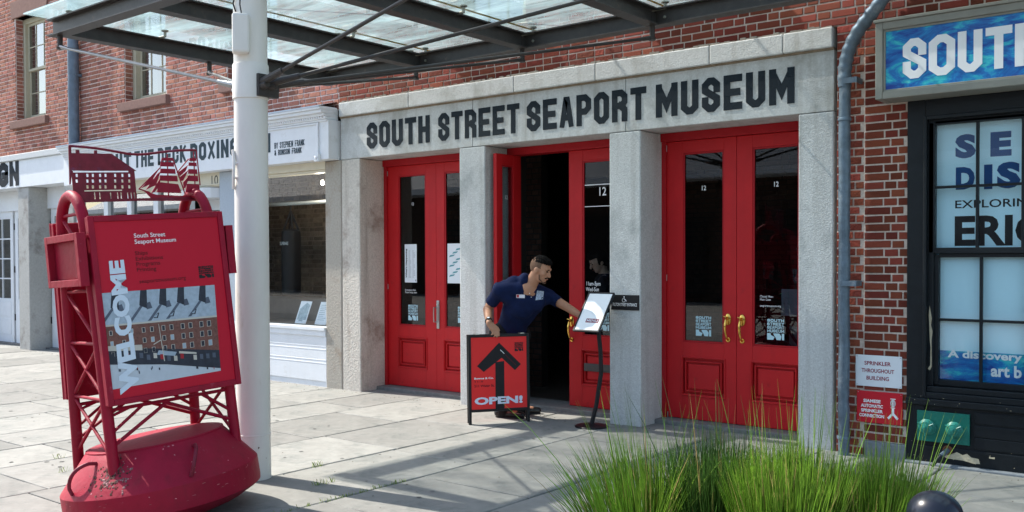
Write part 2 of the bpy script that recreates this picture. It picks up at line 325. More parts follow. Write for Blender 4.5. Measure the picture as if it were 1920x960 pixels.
def type_mesh(txt, bold=0., align='LEFT', ls=1.0):
    cu = bpy.data.curves.new('type', 'FONT'); cu.body = txt; cu.size = 1; cu.offset = bold; cu.align_x = align; cu.space_line = ls; cu.resolution_u = 3
    o = bpy.data.objects.new('type', cu); COL.objects.link(o)
    dg = bpy.context.evaluated_depsgraph_get(); me = bpy.data.meshes.new_from_object(o.evaluated_get(dg))
    v = [tuple(a.co) for a in me.vertices]; f = [tuple(p.vertices) for p in me.polygons]
    bpy.data.objects.remove(o); bpy.data.curves.remove(cu); bpy.data.meshes.remove(me); return v, f
def type_text(mb, txt, x0, x1, z0, z1, y, bold=0., align='LEFT', th=.0012, rot=0, ls=1.0, flipx=False):
    v, f = type_mesh(txt, bold, align, ls); xs = [a[0] for a in v]; ys = [a[1] for a in v]; ax, bx, ay, by = min(xs), max(xs), min(ys), max(ys)
    out = []
    for a in v:
        u, w = (a[0]-ax)/(bx-ax), (a[1]-ay)/(by-ay)
        if flipx: u = 1-u
        if rot == 90: u, w = 1-w, u          # reads upwards
        out.append((x0+u*(x1-x0), y-th, z0+w*(z1-z0)))
    if flipx: f = [t_[::-1] for t_ in f]
    return mb.add(out, f)

def museum_logo(mb, x0, x1, z0, z1, y, t=.30):    # four short rows of block type over a hull-shaped notch
    w, h = x1-x0, z1-z0; rows = ['SOUTH', 'STREET', 'SEAPORT', 'MUSEUM']
    for i, r in enumerate(rows):
        oct_text(mb, r, x0, x1, z1-h*(.165*(i+1)-.012), h*.14, y, t=t, th=.001, gap=.16)
    b = z0; mb.prism([(x0, b), (x0+w*.36, b), (x0+w*.44, b+h*.14), (x0+w*.22, b+h*.22), (x0+w*.20, b+h*.31), (x0, b+h*.31)], y-.001, y)
    mb.prism([(x0+w*.36, b+h*.31), (x0+w*.40, b+h*.23), (x0+w*.5, b+h*.12), (x0+w*.56, b), (x0+w*.80, b), (x0+w*.84, b+h*.17), (x0+w*.72, b+h*.31)], y-.001, y)
    mb.prism([(x0+w*.88, b), (x1, b), (x1, b+h*.31), (x0+w*.86, b+h*.31)], y-.001, y)

# ================================================================== ground
mb = MB(); mb.box(-90, 60, -60, 60, -.6, -.05)
M_ground = mat('street_stone', (.34, .335, .31), .8, var=.15, vs=1.2, bump=.3, bs=12, col2=(.25, .26, .25), c2s=.6)
struct('ground', mb, M_ground)
mb = MB(); mb.box(-30, 6, -2.2, 8.2, -.045, -.024); struct('joint_bedding', mb, M_bed)
pav = bpy.data.objects.new('pavement', None); COL.objects.link(pav); pav['kind'] = 'structure'; ROOTM[pav.name] = Matrix.Identity(4)
XL = [-26.6, -25.6, -24.7, -23.6, -22.6, -21.7, -20.7, -19.8, -18.9, -17.8, -16.9, -15.82, -14.75, -13.65, -12.7, -11.845, -10.92, -10.0, -9.06, -8.32, -7.60, -6.66, -5.73, -4.855, -3.862, -2.9, -1.95, -.98, 0, 1, 2.05, 3, 4]
JY = {-7.60: [5.48, 6.55], -6.66: [5.61, 4.3, 6.75], -5.73: [5.55, 4.42, 6.6], -4.855: [5.0, 6.9], -3.862: [5.9, 4.4], -11.845: [5.28, 6.4], -10.92: [4.94, 6.2], -2.9: [5.2, 6.6], -1.95: [5.9, 6.85], -.98: [5.45, 6.7]}
def slab_mesh(sx, sy, seed):
    rr = random.Random(seed); j = lambda a: rr.uniform(-a, a); e = .006
    n = 5; vs = []; fs = []
    # slightly uneven rim, chamfered
    rim = []
    for i in range(n): rim.append((-sx/2+sx*i/n, -sy/2))
    for i in range(n): rim.append((sx/2, -sy/2+sy*i/n))
    for i in range(n): rim.append((sx/2-sx*i/n, sy/2))
    for i in range(n): rim.append((-sx/2, sy/2-sy*i/n))
    rim = [(x+j(.004), y+j(.004)) for x, y in rim]; k = len(rim)
    top = [(x*(1-2*e/sx), y*(1-2*e/sy), 0) for x, y in rim]; mid = [(x, y, -.005) for x, y in rim]; bot = [(x, y, -.028) for x, y in rim]
    vs = top+mid+bot; fs = [tuple(range(k))]+[(i+k, (i+1)%k+k, (i+1)%k, i) for i in range(k)]+[(i+2*k, (i+1)%k+2*k, (i+1)%k+k, i+k) for i in range(k)]
    return vs, fs
ns = 0
for i in range(len(XL)-1):
    xa, xb = XL[i], XL[i+1]; rr = random.Random(i*13+5)
    js = JY.get(xa)
    ys = [-2.0]
    if js:
        js = sorted(js); lo = js[0]
        while lo > -1.2: lo -= rr.uniform(.85, 1.35); js.insert(0, lo)
        ys = [y for y in js if y > -1.8]; ys.insert(0, -2.0)
        if 8.18-ys[-1] > 1.7: ys.append(ys[-1]+rr.uniform(.8, 1.0))
    else:
        while ys[-1] < 7.0: ys.append(ys[-1]+rr.uniform(.75, 1.5))
    ys.append(8.18)
    for a, b in zip(ys[:-1], ys[1:]):
        g = rr.uniform(.010, .019)
        vs, fs = slab_mesh(xb-xa-g, b-a-g, ns); me = bpy.data.meshes.new('slab'); me.from_pydata(vs, [], fs); me.materials.append(M_slab)
        o = bpy.data.objects.new('paving_slab', me); COL.objects.link(o); o.parent = pav
        o.location = ((xa+xb)/2, (a+b)/2, rr.uniform(-.0025, .002)); o.rotation_euler = (rr.uniform(-.0016, .0016), rr.uniform(-.0016, .0016), 0); ns += 1
mb = MB()   # moss and weeds sprouting in the joints
for (wx, wy, sp, n_) in [(-4.86, 4.55, .30, 90), (-4.86, 3.95, .35, 70), (-5.25, 4.40, .10, 50), (-5.55, 3.55, .10, 60), (-5.73, 4.75, .05, 24), (-7.62, 3.68, .04, 14), (-7.1, 3.45, .04, 10), (-1.9, 6.95, .2, 22)]:
    for _ in range(n_):
        x = wx+random.gauss(0, .008); y = wy+random.uniform(-sp, sp); h = random.uniform(.006, .028) if sp > .12 else random.uniform(.012, .05); a = random.uniform(0, 6.28); w = .0025
        lx, ly = math.cos(a)*h*.6, math.sin(a)*h*.6
        mb.add([(x-w, y, -.01), (x+w, y, -.01), (x+w*.5+lx*.6, y+ly*.6, h*.7), (x+lx, y+ly, h)], [(0, 1, 2, 3)])
M_weed = mat('weed_green', (.22, .32, .03), .7, var=.3, isl=.4)
w_ = struct('joint_weeds', mb, M_weed, kind='stuff')

mb = MB(); rr = random.Random(77)
for i in range(170):
    x, y = rr.uniform(-13, -.5), rr.uniform(2.6, 7.5); rad = rr.uniform(.006, .020); k = 9; a0 = rr.uniform(0, 6); vs = [(x+math.cos(6.283*j/k+a0)*rad*rr.uniform(.75, 1.2), y+math.sin(6.283*j/k+a0)*rad*rr.uniform(.75, 1.2), .0028) for j in range(k)]
    mb.add(vs, [tuple(range(k))])
struct('gum_spots', mb, mat('old_gum', (.13, .13, .125), .85, isl=.4), kind='stuff')
mb = MB()
for i in range(900):
    if rr.random() < .75: x, y = rr.uniform(-17, -1), 7.70-abs(rr.gauss(0, .10))
    else: x, y = rr.uniform(-12, -1), rr.uniform(2.6, 7.5)
    q = rr.uniform(.003, .010); a = rr.uniform(0, 3.14); c, s_ = math.cos(a)*q, math.sin(a)*q
    mb.add([(x-c, y-s_, .003), (x+c*.3, y-c*.5, .003), (x+c, y+s_, .004), (x, y, .003+q*.5)], [(0, 1, 3), (1, 2, 3), (2, 0, 3)])
struct('grit_and_litter', mb, mat('grit', (.15, .12, .085), .95, isl=.6), kind='stuff')

# ================================================================== walls of brick
def cells(x0, x1, z0, z1, ops):
    xs = sorted({x0, x1, *[min(max(v, x0), x1) for o in ops for v in o[:2]]}); zs = sorted({z0, z1, *[min(max(v, z0), z1) for o in ops for v in o[2:4]]})
    out = []
    for a, b in zip(xs[:-1], xs[1:]):
        for c, d in zip(zs[:-1], zs[1:]):
            mx, mz = (a+b)/2, (c+d)/2
            if b-a > 1e-5 and d-c > 1e-5 and not any(o[0] < mx < o[1] and o[2] < mz < o[3] for o in ops): out.append((a, b, c, d))
    return out
def unit_brick(seed):
    rr = random.Random(seed); j = lambda a: rr.uniform(-a, a); ex, ez = .022, .07
    F_ = [(ex+j(.008), -1+j(.15), ez+j(.03)), (1-ex+j(.008), -1+j(.15), ez+j(.03)), (1-ex+j(.008), -1+j(.15), 1-ez+j(.03)), (ex+j(.008), -1+j(.15), 1-ez+j(.03))]
    S_ = [(j(.006), -.65, j(.03)), (1+j(.006), -.65, j(.03)), (1+j(.006), -.65, 1+j(.03)), (j(.006), -.65, 1+j(.03))]
    B_ = [(0, 0.2, 0), (1, .2, 0), (1, .2, 1), (0, .2, 1)]
    return np.array(F_+S_+B_), [(0, 1, 2, 3)]+[(i+4, (i+1)%4+4, (i+1)%4, i) for i in range(4)]+[(i+8, (i+1)%4+8, (i+1)%4+4, i+4) for i in range(4)]
UB = [unit_brick(s) for s in range(6)]
def brick_meshes(m_):
    out = []
    for v, f in UB:
        me = bpy.data.meshes.new('brick'); me.from_pydata(v.tolist(), [], f); me.materials.append(m_); out.append(me)
    return out
M_tan = mat('old_tan_brick', (.15, .115, .085), .9, var=.4, vs=14, bump=.5, isl=.3, col2=(.36, .28, .2), c2s=2)
BMESH = {M_tan.name: brick_meshes(M_tan), M_brick.name: brick_meshes(M_brick), M_brickp.name: brick_meshes(M_brickp), M_intw.name: brick_meshes(M_intw)}
def lay(x0, x1, z0, z1, ops, seed, ch=.0668, L1=.208, L2=.106, gap=.0145):
    rr = random.Random(seed); out = []; nrow = int(math.ceil((z1-z0)/ch))
    for r in range(nrow):
        za, zb = z0+r*ch+gap/2, min(z0+(r+1)*ch-gap/2, z1); zm = (za+zb)/2
        if zb-za < .02: continue
        x = x0 - (0 if r % 2 else .155) + rr.uniform(-.006, .006); i = r
        while x < x1:
            L = (L1 if i % 2 else L2)+rr.uniform(-.009, .009); i += 1
            segs = [(max(x, x0), min(x+L-gap, x1))]
            for o in ops:
                if o[2] < zm < o[3]:
                    ns_ = []
                    for a, b in segs:
                        if b <= o[0] or a >= o[1]: ns_.append((a, b))
                        else:
                            if a < o[0]: ns_.append((a, o[0]))
                            if b > o[1]: ns_.append((o[1], b))
                    segs = ns_
            out += [(a, b, za, zb) for a, b in segs if b-a > .022]
            x += L
    return out
def screen(px, py, pz):
    v = Vector((px, py, pz))-CAM; d = v.dot(FW)
    return (CXP+FPX*v.dot(RT)/d, CYP-FPX*v.dot(UP)/d, d) if d > .3 else (-9e3, -9e3, 1)
def brick_wall(root, x0, x1, z0, z1, ops, bm, mm, Y, seed, hide=lambda x, z: False, nobj=300, name='brick_wall', depth=.34):
    mb = MB()
    for a, b, c, d in cells(x0, x1, z0, z1, ops): mb.box(a, b, Y, Y+depth, c, d)
    w = part(name, mb, mm, root)
    bl = lay(x0, x1, z0, z1, ops, seed); sc = []
    for q in bl:
        sx, sy, d = screen((q[0]+q[1])/2, Y, (q[2]+q[3])/2); vis = -10 < sx < 1930 and -10 < sy < 970 and not hide(sx, sy)
        a = screen(q[0], Y, q[2]); b = screen(q[1], Y, q[3]); sc.append(abs(b[0]-a[0])*abs(b[1]-a[1]) if vis else 0)
    order = sorted(range(len(bl)), key=lambda i: -sc[i]); big = [i for i in order[:nobj] if sc[i] > 20]; rest = [i for i in range(len(bl)) if i not in set(big)]
    rr = random.Random(seed+1); inv = ROOTM[root.name].inverted()
    for i in big:
        a, b, c, d = bl[i]; o = bpy.data.objects.new('brick', rr.choice(BMESH[bm.name])); COL.objects.link(o); o.parent = root; o.matrix_parent_inverse = inv
        o.location = (a, Y+rr.uniform(-.0015, .0015), c+rr.uniform(-.0015, .0015)); o.scale = (b-a, .0085, d-c); o.rotation_euler = (0, rr.uniform(-.006, .006), 0)
    if rest:
        VV = []; FFs = []; k = 0
        for i in rest:
            a, b, c, d = bl[i]; v, f = UB[rr.randrange(6)]
            V = v*np.array([b-a, .0085, d-c])+np.array([a, Y+rr.uniform(-.0015, .0015), c]); VV.append(V); FFs += [tuple(q+k for q in ff) for ff in f]; k += len(v)
        me = bpy.data.meshes.new('brick_courses'); me.from_pydata(np.concatenate(VV).tolist(), [], FFs); me.materials.append(bm)
        o = put('brick_courses', me, root); o['kind'] = 'stuff'
    return w
def jamb_bricks(root, xj, Y, z0, z1, bm, s=1):   # the brick return of a window opening, facing right
    mb = MB(); r = 0; z = z0
    while z < z1-.03:
        d = .20 if r % 2 else .10
        mb.box(xj-.002, xj+.006*s, Y+.012, Y+.012+d, z+.006, min(z+.061, z1)); 
        if r % 2 == 0: mb.box(xj-.002, xj+.006*s, Y+.122, Y+.225, z+.006, min(z+.061, z1))
        z += .0668; r += 1
    part('jamb_brickwork', mb, bm, root, kind='stuff')
def sash_window(root, x0, x1, z0, z1, Y, lintel=True, closed=False):
    d = Y+.13; f = MB()
    for a, b, c, e in ((x0, x0+.09, z0, z1), (x1-.09, x1, z0, z1), (x0+.09, x1-.09, z1-.09, z1), (x0+.09, x1-.09, z0, z0+.07)): f.box(a, b, d, d+.10, c, e)
    for a, b in ((x0+.09, x0+.125), (x1-.125, x1-.09)): f.box(a, b, d-.02, d+.08, z0+.07, z1-.09)
    win = part('window', f, M_sash, root, bevel=.004)
    zm = (z0+z1)/2; a0, a1 = x0+.125, x1-.125
    for (c, e, yy) in ((zm-.02, z1-.09, d+.03), (z0+.07, zm+.02, d+.055)):
        s_ = MB(); t = .045
        s_.box(a0, a0+t, yy, yy+.03, c, e); s_.box(a1-t, a1, yy, yy+.03, c, e); s_.box(a0+t, a1-t, yy, yy+.03, c, c+t); s_.box(a0+t, a1-t, yy, yy+.03, e-t, e)
        for k in (1, 2):
            xx = a0+(a1-a0)*k/3; s_.box(xx-.009, xx+.009, yy+.004, yy+.026, c+t, e-t)
        zz = (c+e)/2; s_.box(a0+t, a1-t, yy+.006, yy+.024, zz-.009, zz+.009)
        part('sash', s_, M_sash, win, bevel=.002)
        g = MB(); g.box(a0+t, a1-t, yy+.014, yy+.018, c+t, e-t); part('pane', g, G_win, win)
    cu = MB()
    for s0, s1 in ((a0, a0+.28), (a1-.24, a1)):
        n = 12; pts = [(s0+(s1-s0)*i/n, d+.16+.02*math.sin(i*2.2), 0) for i in range(n+1)]
        for i in range(n): cu.add([(pts[i][0], pts[i][1], z0+.1), (pts[i+1][0], pts[i+1][1], z0+.1), (pts[i+1][0], pts[i+1][1], z1-.1), (pts[i][0], pts[i][1], z1-.1)], [(0, 1, 2, 3)])
    part('curtain', cu, mat('curtain_cloth', (.55, .58, .60), .9), win)
    bk = MB(); bk.box(x0, x1, d+.5, d+.52, z0, z1); part('dark_room', bk, M_dark, win)
    s = MB(); s.box(x0-.11, x1+.10, Y-.075, Y+.16, z0-.135, z0); part('sill', s, M_brown, root, bevel=.008)
    if lintel:
        s = MB(); s.prism([(x0-.10, z1), (x1+.10, z1), (x1+.14, z1+.30), (x0-.14, z1+.30)], Y-.03, Y+.15); part('lintel', s, M_brown, root, bevel=.006)

Yf = 7.73; TOP = 7.9
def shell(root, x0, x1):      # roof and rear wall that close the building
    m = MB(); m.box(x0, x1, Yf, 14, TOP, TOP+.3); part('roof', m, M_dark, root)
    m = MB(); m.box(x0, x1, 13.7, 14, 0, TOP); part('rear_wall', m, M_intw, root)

# ------------------------------------------------------------------ the museum
mus = thing('museum_building', 'brick museum building with painted granite front and three pairs of red doors', 'building', (-5.7, 8.0, 0))
WM = [(-7.05, -6.0, 3.99, 5.83), (-4.6, -3.55, 3.99, 5.83)]
brick_wall(mus, -8.86, -2.572, 3.475, TOP, WM, M_brick, M_mort, Yf, 3, hide=lambda x, y: y < 165-.1*(x-600) and x < 1150)
brick_wall(mus, -2.79, -2.572, 0.0, 3.475, [], M_brick, M_mort, Yf, 31, nobj=0)
for w in WM: sash_window(mus, *w, Yf); jamb_bricks(mus, w[0], Yf, w[2], w[3], M_brick)
shell(mus, -8.86, -2.5)
# lintel stones carrying the name, and the projecting course above
def stone(root, name, x0, x1, z0, z1, y0, y1, m_, bev=.008, world=True):
    b = MB(); b.box(x0, x1, y0, y1, z0, z1); return part(name, b, m_, root, bevel=bev)
for a, b in ((-8.845, -6.731), (-6.725, -4.810), (-4.804, -2.817)): stone(mus, 'lintel_stone', a, b, 2.793, 3.292, Yf, Yf+.40, M_lintel, .006)
cs = [-8.845, -7.66, -6.135, -5.13, -3.92, -3.24, -2.817]
for a, b in zip(cs[:-1], cs[1:]): stone(mus, 'course_stone', a+.003, b-.003, 3.306, 3.472, Yf-.035, Yf+.3, M_lintel, .008)
stone(mus, 'mortar_bed', -8.845, -2.817, 3.288, 3.31, Yf-.012, Yf+.3, mat('brown_joint', (.25, .19, .13), .95, var=.3, vs=20), 0)
b = MB()   # crumbly mortar run on top of the course
for i in range(120):
    x = -8.84+i*.0501; b.box(x, x+.0501, Yf-.02-random.uniform(0, .012), Yf+.01, 3.470, 3.474+random.uniform(.004, .022))
part('mortar_fillet', b, M_joint, mus)
# pilasters
def pilaster(root, x0, x1, m_, y0=Yf, y1=8.15, z1=2.793, nm='pilaster'):
    b = MB(); n = 14
    b.box(x0, x1, y0, y1, -.02, z1-.003); return part(nm, b, m_, root, bevel=.012)
pilaster(mus, -8.838, -8.515, M_pil2); pilaster(mus, -6.922, -6.556, M_pil); pilaster(mus, -4.992, -4.645, M_pil); pilaster(mus, -3.118, -2.817, M_pil)
# stone reveals behind the pilasters and the red frames
def red_frame(x0, x1, nm='door_frame'):
    b = MB(); b.box(x0, x1, 8.10, 8.26, 2.712, 2.792); b.box(x0, x0+.045, 8.12, 8.26, .03, 2.712); b.box(x1-.045, x1, 8.12, 8.26, .03, 2.712)
    part(nm, b, M_redd, mus, bevel=.004)
    stone(mus, 'door_sill', x0-.0, x1+.0, -.02, .045, 7.98, 8.4, mat('worn_sill_stone', (.17, .165, .16), .8, var=.25, vs=20, bump=.4), .01)
red_frame(-8.515, -6.80); red_frame(-6.556, -4.97); red_frame(-4.645, -3.10)
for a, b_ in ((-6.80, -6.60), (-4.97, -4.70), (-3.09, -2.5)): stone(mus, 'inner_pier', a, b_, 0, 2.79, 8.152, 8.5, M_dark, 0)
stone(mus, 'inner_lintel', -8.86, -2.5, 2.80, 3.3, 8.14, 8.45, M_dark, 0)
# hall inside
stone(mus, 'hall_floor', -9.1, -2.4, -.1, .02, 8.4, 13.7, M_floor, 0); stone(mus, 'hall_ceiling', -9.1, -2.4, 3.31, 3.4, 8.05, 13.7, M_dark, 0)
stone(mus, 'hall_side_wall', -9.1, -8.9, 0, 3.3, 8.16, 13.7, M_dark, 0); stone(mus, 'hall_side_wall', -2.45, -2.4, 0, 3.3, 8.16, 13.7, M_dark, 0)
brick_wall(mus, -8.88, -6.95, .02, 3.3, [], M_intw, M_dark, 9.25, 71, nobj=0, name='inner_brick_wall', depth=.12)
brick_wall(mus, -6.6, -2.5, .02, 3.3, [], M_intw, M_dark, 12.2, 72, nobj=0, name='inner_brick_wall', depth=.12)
def name_words():
    W = [('SOUTH', 688, 806, 254), ('STREET', 822, 974, 225), ('SEAPORT', 988, 1212, 200), ('MUSEUM', 1230, 1490, 165)]
    for w, a, c, y in W:
        b = MB(); xa, xc = onY(a, y, Yf).x, onY(c, y, Yf).x; oct_text(b, w, xa, xc, 2.888, .305, Yf-.001, t=.36, wf=.44, th=.0035, gap=.20); part('lettering', b, M_navyl, mus)
name_words()

def logo_rect(x0, x1, z0, z1, y, root, fg=None, bgc=None):
    return museum_logo
# ---- one door leaf, built in its own frame: x across, front faces -y
def door_leaf(label, mtx, w, h=2.66, pane=(.14, .13), decal=True, txt12=True, group='red doors of the museum front', hw=None, papers=None, panel=True, slot=False):
    t = thing('red_door', label, 'door', mtx=mtx, group=group)
    P0, P1 = pane[0], w-pane[1]; z0, z1 = .735, 2.545; th = .045
    b = MB(); b.box(0, P0, 0, th, 0, h); b.box(P1, w, 0, th, 0, h); b.box(P0, P1, 0, th, z1, h); b.box(P0, P1, 0, th, .58, z0); b.box(P0, P1, 0, th, 0, .24)
    b.box(P0, P1, .030, th-.004, .24, .58)
    part('door_frame', b, M_red, t, bevel=.003, world=False)
    g = .018; b = MB()   # glazing beads
    for a, c, d, e in ((P0, P0+g, z0, z1), (P1-g, P1, z0, z1), (P0+g, P1-g, z0, z0+g), (P0+g, P1-g, z1-g, z1)): b.box(a, c, .006, .016, d, e)
    part('glazing_bead', b, M_redd, t, bevel=.003, world=False)
    if panel:
        b = MB(); m = .062
        for k, (mm, y) in enumerate(((.0, .0), (.042, .006))):
            a, c, d, e = P0-.0+mm-.02, P1+.02-mm, .22+mm, .60-mm; q = .012
            for r_ in ((a, a+q, d, e), (c-q, c, d, e), (a+q, c-q, d, d+q), (a+q, c-q, e-q, e)): b.box(r_[0], r_[1], -.010+y*1.2, .032, r_[2], r_[3])
        b.box(P0+m-.01, P1-m+.01, .010, .032, .24+m-.01, .58-m+.01)
        part('panel', b, M_red, t, bevel=.004, world=False)
    if slot:
        b = MB(); b.box(P0+.02, P1-.02, -.008, .004, .375, .455); b.box(P0+.035, P1-.035, -.013, -.007, .39, .44); part('letter_slot', b, mat('dull_pewter', (.10, .10, .10), .4, .6), t, bevel=.003, world=False)
    b = MB(); b.box(P0, P1, .020, .026, z0, z1); part('pane', b, G_door, t, world=False)
    cx = (P0+P1)/2
    if txt12:
        s = .024 if txt12 is True else txt12; b = MB(); type_text(b, '12', cx-s*.9, cx+s*.9, 2.18, 2.18+s*1.9, .019, .012); part('lettering', b, M_txtw, t, world=False)
    if decal:
        b = MB(); museum_logo(b, cx-.085, cx+.075, .80, .99, .0185, .26); part('logo_decal', b, mat('pale_blue_film', (.50, .72, .80), .5, var=.02), t, world=False)
    if hw == 'brass':
        for_x = hwx = None
    return t
def T(x, y, z, rz=0): return Matrix.Translation((x, y, z)) @ Matrix.Rotation(rz, 4, 'Z')
def brass_handle(t, x, z):
    b = MB(); b.lathe([(.0, .0), (.030, .0), (.036, .004), (.034, .010), (.022, .016), (.0, .017)], 20, (x, 0, z), 'y')
    b.v = [(x+(vx-x)*.9, vy, z+(vz-z)*1.55) for vx, vy, vz in b.v]
    h = part('handle', b, M_brass, t, smooth=True, world=False)
    b = MB(); pts = [(x-.004, -.012, z+.01), (x-.004, -.045, z-.005), (x-.006, -.058, z-.05), (x-.004, -.056, z-.11), (x, -.040, z-.165), (x, -.018, z-.185), (x, -.002, z-.190)]
    b.tube(pts, .01, 10, [.008, .010, .013, .012, .009, .010, .011]); b.lathe([(0, 0), (.020, 0), (.022, .006), (0, .010)], 16, (x, 0, z-.19), 'y')
    b.tube([(x-.03, -.040, z+.028), (x-.004, -.040, z+.022), (x+.004, -.014, z+.02)], .006, 8)
    part('grip', b, M_brass, h, smooth=True, world=False)
def hinge(t, x, z):
    b = MB(); b.bar((x, -.006, z-.03), (x, -.006, z+.03), .008); part('hinge', b, M_chrome, t, smooth=True, world=False)
YD = 8.15
L1 = door_leaf('closed red door beside the brown stone pier, with a white notice on its glass', T(-8.47, YD, .05), .803, pane=(.18, .17), txt12=.018)
b = MB(); b.box(.27, .47, .014, .0165, 1.255, 1.715); p_ = part('notice', b, M_sheet, L1, world=False)
b = MB(); type_text(b, "What's Happening", .285, .315, 1.31, 1.66, .0135, .03, rot=90); part('lettering', b, M_txt, p_)
b = MB()
for i in range(14):
    z = 1.63-i*.024; b.box(.335, .335+random.uniform(.025, .05), .0125, .0137, z, z+.006); b.box(.40, .40+random.uniform(.02, .045), .0125, .0137, z, z+.006)
b.box(.445, .462, .0125, .0137, 1.27, 1.29); part('small_print', b, mat('grey_print', (.25, .27, .30), .6), p_, kind='stuff')
b = MB(); type_text(b, 'Emergency Exit\nPlease keep clear', .27, .47, 1.12, 1.175, .0185, .004); part('lettering', b, M_txtw, L1, world=False)
hinge(L1, -.004, 1.2); hinge(L1, -.004, 2.58)
L2 = door_leaf('closed red door half hidden by the first grey pilaster, steel pull on its edge', T(-7.665, YD, .05), .82, pane=(.13, .14))
b = MB(); b.box(.165, .40, .014, .0165, 1.255, 1.715); p_ = part('notice', b, M_sheet, L2, world=False)
b = MB()
for i in range(9):
    z = 1.33+i*.038; xx = .19+.05*(i % 3); b.prism([(xx, z), (xx+.07, z+.012), (xx+.09, z+.030), (xx+.02, z+.022)], .0125, .0137)
part('small_print', b, mat('teal_print', (.10, .32, .36), .6), p_, kind='stuff')
b = MB(); b.box(.006, .052, -.012, .0, .72, 1.05); p_ = part('handle', b, M_chrome, L2, bevel=.006, world=False)
b = MB(); b.tube([(.010, -.008, .80), (.004, -.05, .80), (.002, -.052, .90), (.004, -.05, .97), (.010, -.01, .97)], .008, 8); b.lathe([(0, 0), (.012, 0), (.012, .012), (0, .014)], 14, (.03, -.010, 1.0), 'y'); part('grip', b, M_chrome, p_, smooth=True)
M1 = door_leaf('open red door swung out against the grey pilaster, its 12 seen backwards', T(-6.455, 7.80, .05, R(90)), .42, pane=(.09, .13), decal=False, txt12=.022)
M2 = door_leaf('red door with letter slot behind the menu stand, right of the dark opening', T(-5.763, YD, .05), .79, pane=(.17, .14), txt12=.046, slot=True)
b = MB(); type_text(b, '11am-5pm\nWed-Sun', .20, .38, 1.20, 1.30, .0185, .012); part('lettering', b, M_txtw, M2, world=False)
b = MB(); b.box(.15, .66, .017, .0188, 2.29, 2.30); b.box(.15, .62, .017, .0188, 2.07, 2.077); part('painted_reflection', b, M_txtw, M2, world=False)  # white strips on the pane paint in a mirrored line of light
brass_handle(M2, .035, .88)
R1 = door_leaf('closed red door right of the second grey pilaster, brass handle on its right edge', T(-4.60, YD, .05), .724, pane=(.172, .125))
brass_handle(R1, .645, .97); hinge(R1, -.004, 1.35); hinge(R1, -.004, 2.60); hinge(R1, .01, .02)
R2 = door_leaf('closed red door at the far right of the front, plant showing through its glass', T(-3.872, YD, .05), .75, pane=(.155, .155))
brass_handle(R2, .058, .965)
b = MB(); b.box(.27, .37, -.03, .018, 1.35, 1.50); h_ = part('brochure_holder', b, G_acry, R2, world=False)
b = MB(); type_text(b, 'Closed Mon-\nMain Gate\n\nseaportmuseum.org', .22, .42, 1.09, 1.20, .0185, .004); part('lettering', b, M_txtw, R2, world=False)
b = MB(); b.box(.42, .58, .028, .030, 1.02, 1.26); b.box(.445, .52, .027, .0285, 1.07, 1.13); part('notice', b, mat('dark_grey_notice', (.12, .12, .15), .6), R2, world=False)  # dark blue-grey sheet behind the pane

b = MB(); b.box(-4.965, -4.657, Yf-.012, Yf, 1.098, 1.242)
acc = solo('accessible_entrance_sign', b, M_blk, 'small black plaque with wheelchair symbol on the grey pilaster', 'sign', bevel=.003)
b = MB(); type_text(b, 'FULTON STREET ENTRANCE', -4.945, -4.677, 1.135, 1.165, Yf-.0125, .01); x, z, y = -4.815, 1.205, Yf-.0125
b.lathe([(.0, 0), (.006, 0), (.006, .0015), (0, .0015)], 10, (x-.004, y, z+.018), 'y')
def seg(b, pts, w, y, th=.0012):
    for i in range(len(pts)-1):
        p, q = Vector(pts[i]), Vector(pts[i+1]); d = (q-p).normalized(); n = Vector((-d.y, d.x))*w/2; p2, q2 = p-d*w*.3, q+d*w*.3
        b.prism([tuple(p2-n), tuple(q2-n), tuple(q2+n), tuple(p2+n)], y-th, y)
seg(b, [(x-.004, z+.010), (x-.002, z-.006), (x+.012, z-.006), (x+.018, z-.022), (x+.024, z-.020)], .005, y)
seg(b, [(x-.008+.017*math.cos(t), z-.014+.017*math.sin(t)) for t in [R(a) for a in range(110, 371, 20)]], .004, y)
part('lettering', b, M_txtw, acc)

# ------------------------------------------------------------------ downpipe at the museum's right edge
dp = thing('downpipe', 'dented blue grey metal downpipe between granite front and brick pier', 'pipe', (-2.70, 7.65, 0))
yp = 7.645; b = MB(); rr = random.Random(4)
pts = []; n = 46
for i in range(n+1):
    z = -.02+3.02*i/n; pts.append((-2.700+.002*math.sin(z*9), yp+.002*math.cos(z*7), z))
b.tube(pts, .045, 18, [.0455+rr.uniform(-.0022, .0022)-(.007 if 1.70 < p[2] < 1.78 or .92 < p[2] < .99 or .40 < p[2] < .45 else 0) for p in pts]); part('pipe', b, M_zinc, dp, smooth=True)
b = MB(); ctl = [(-2.70, yp, 2.96), (-2.698, yp, 3.10), (-2.67, yp, 3.24), (-2.60, yp, 3.38), (-2.50, yp, 3.50), (-2.40, yp, 3.62), (-2.35, yp, 3.76), (-2.345, yp, 3.95), (-2.345, yp, 4.3)]
pts = []; 
for i in range(len(ctl)-1):
    p0, p1, p2, p3 = [Vector(ctl[min(max(j, 0), len(ctl)-1)]) for j in (i-1, i, i+1, i+2)]
    for k in range(8):
        t = k/8; pts.append(.5*((2*p1)+(-p0+p2)*t+(2*p0-5*p1+4*p2-p3)*t*t+(-p0+3*p1-3*p2+p3)*t**3))
pts.append(Vector(ctl[-1])); b.tube(pts, .05, 18, [.052+(.0035 if i % 4 < 2 else -.002)*(1 if 3 < i < 52 else 0) for i in range(len(pts))]); part('elbow', b, M_zinc, dp, smooth=True)
b = MB(); b.tube([(-2.345, yp, 4.25), (-2.345, yp, TOP)], .05, 16); part('pipe', b, M_zinc, dp, smooth=True)
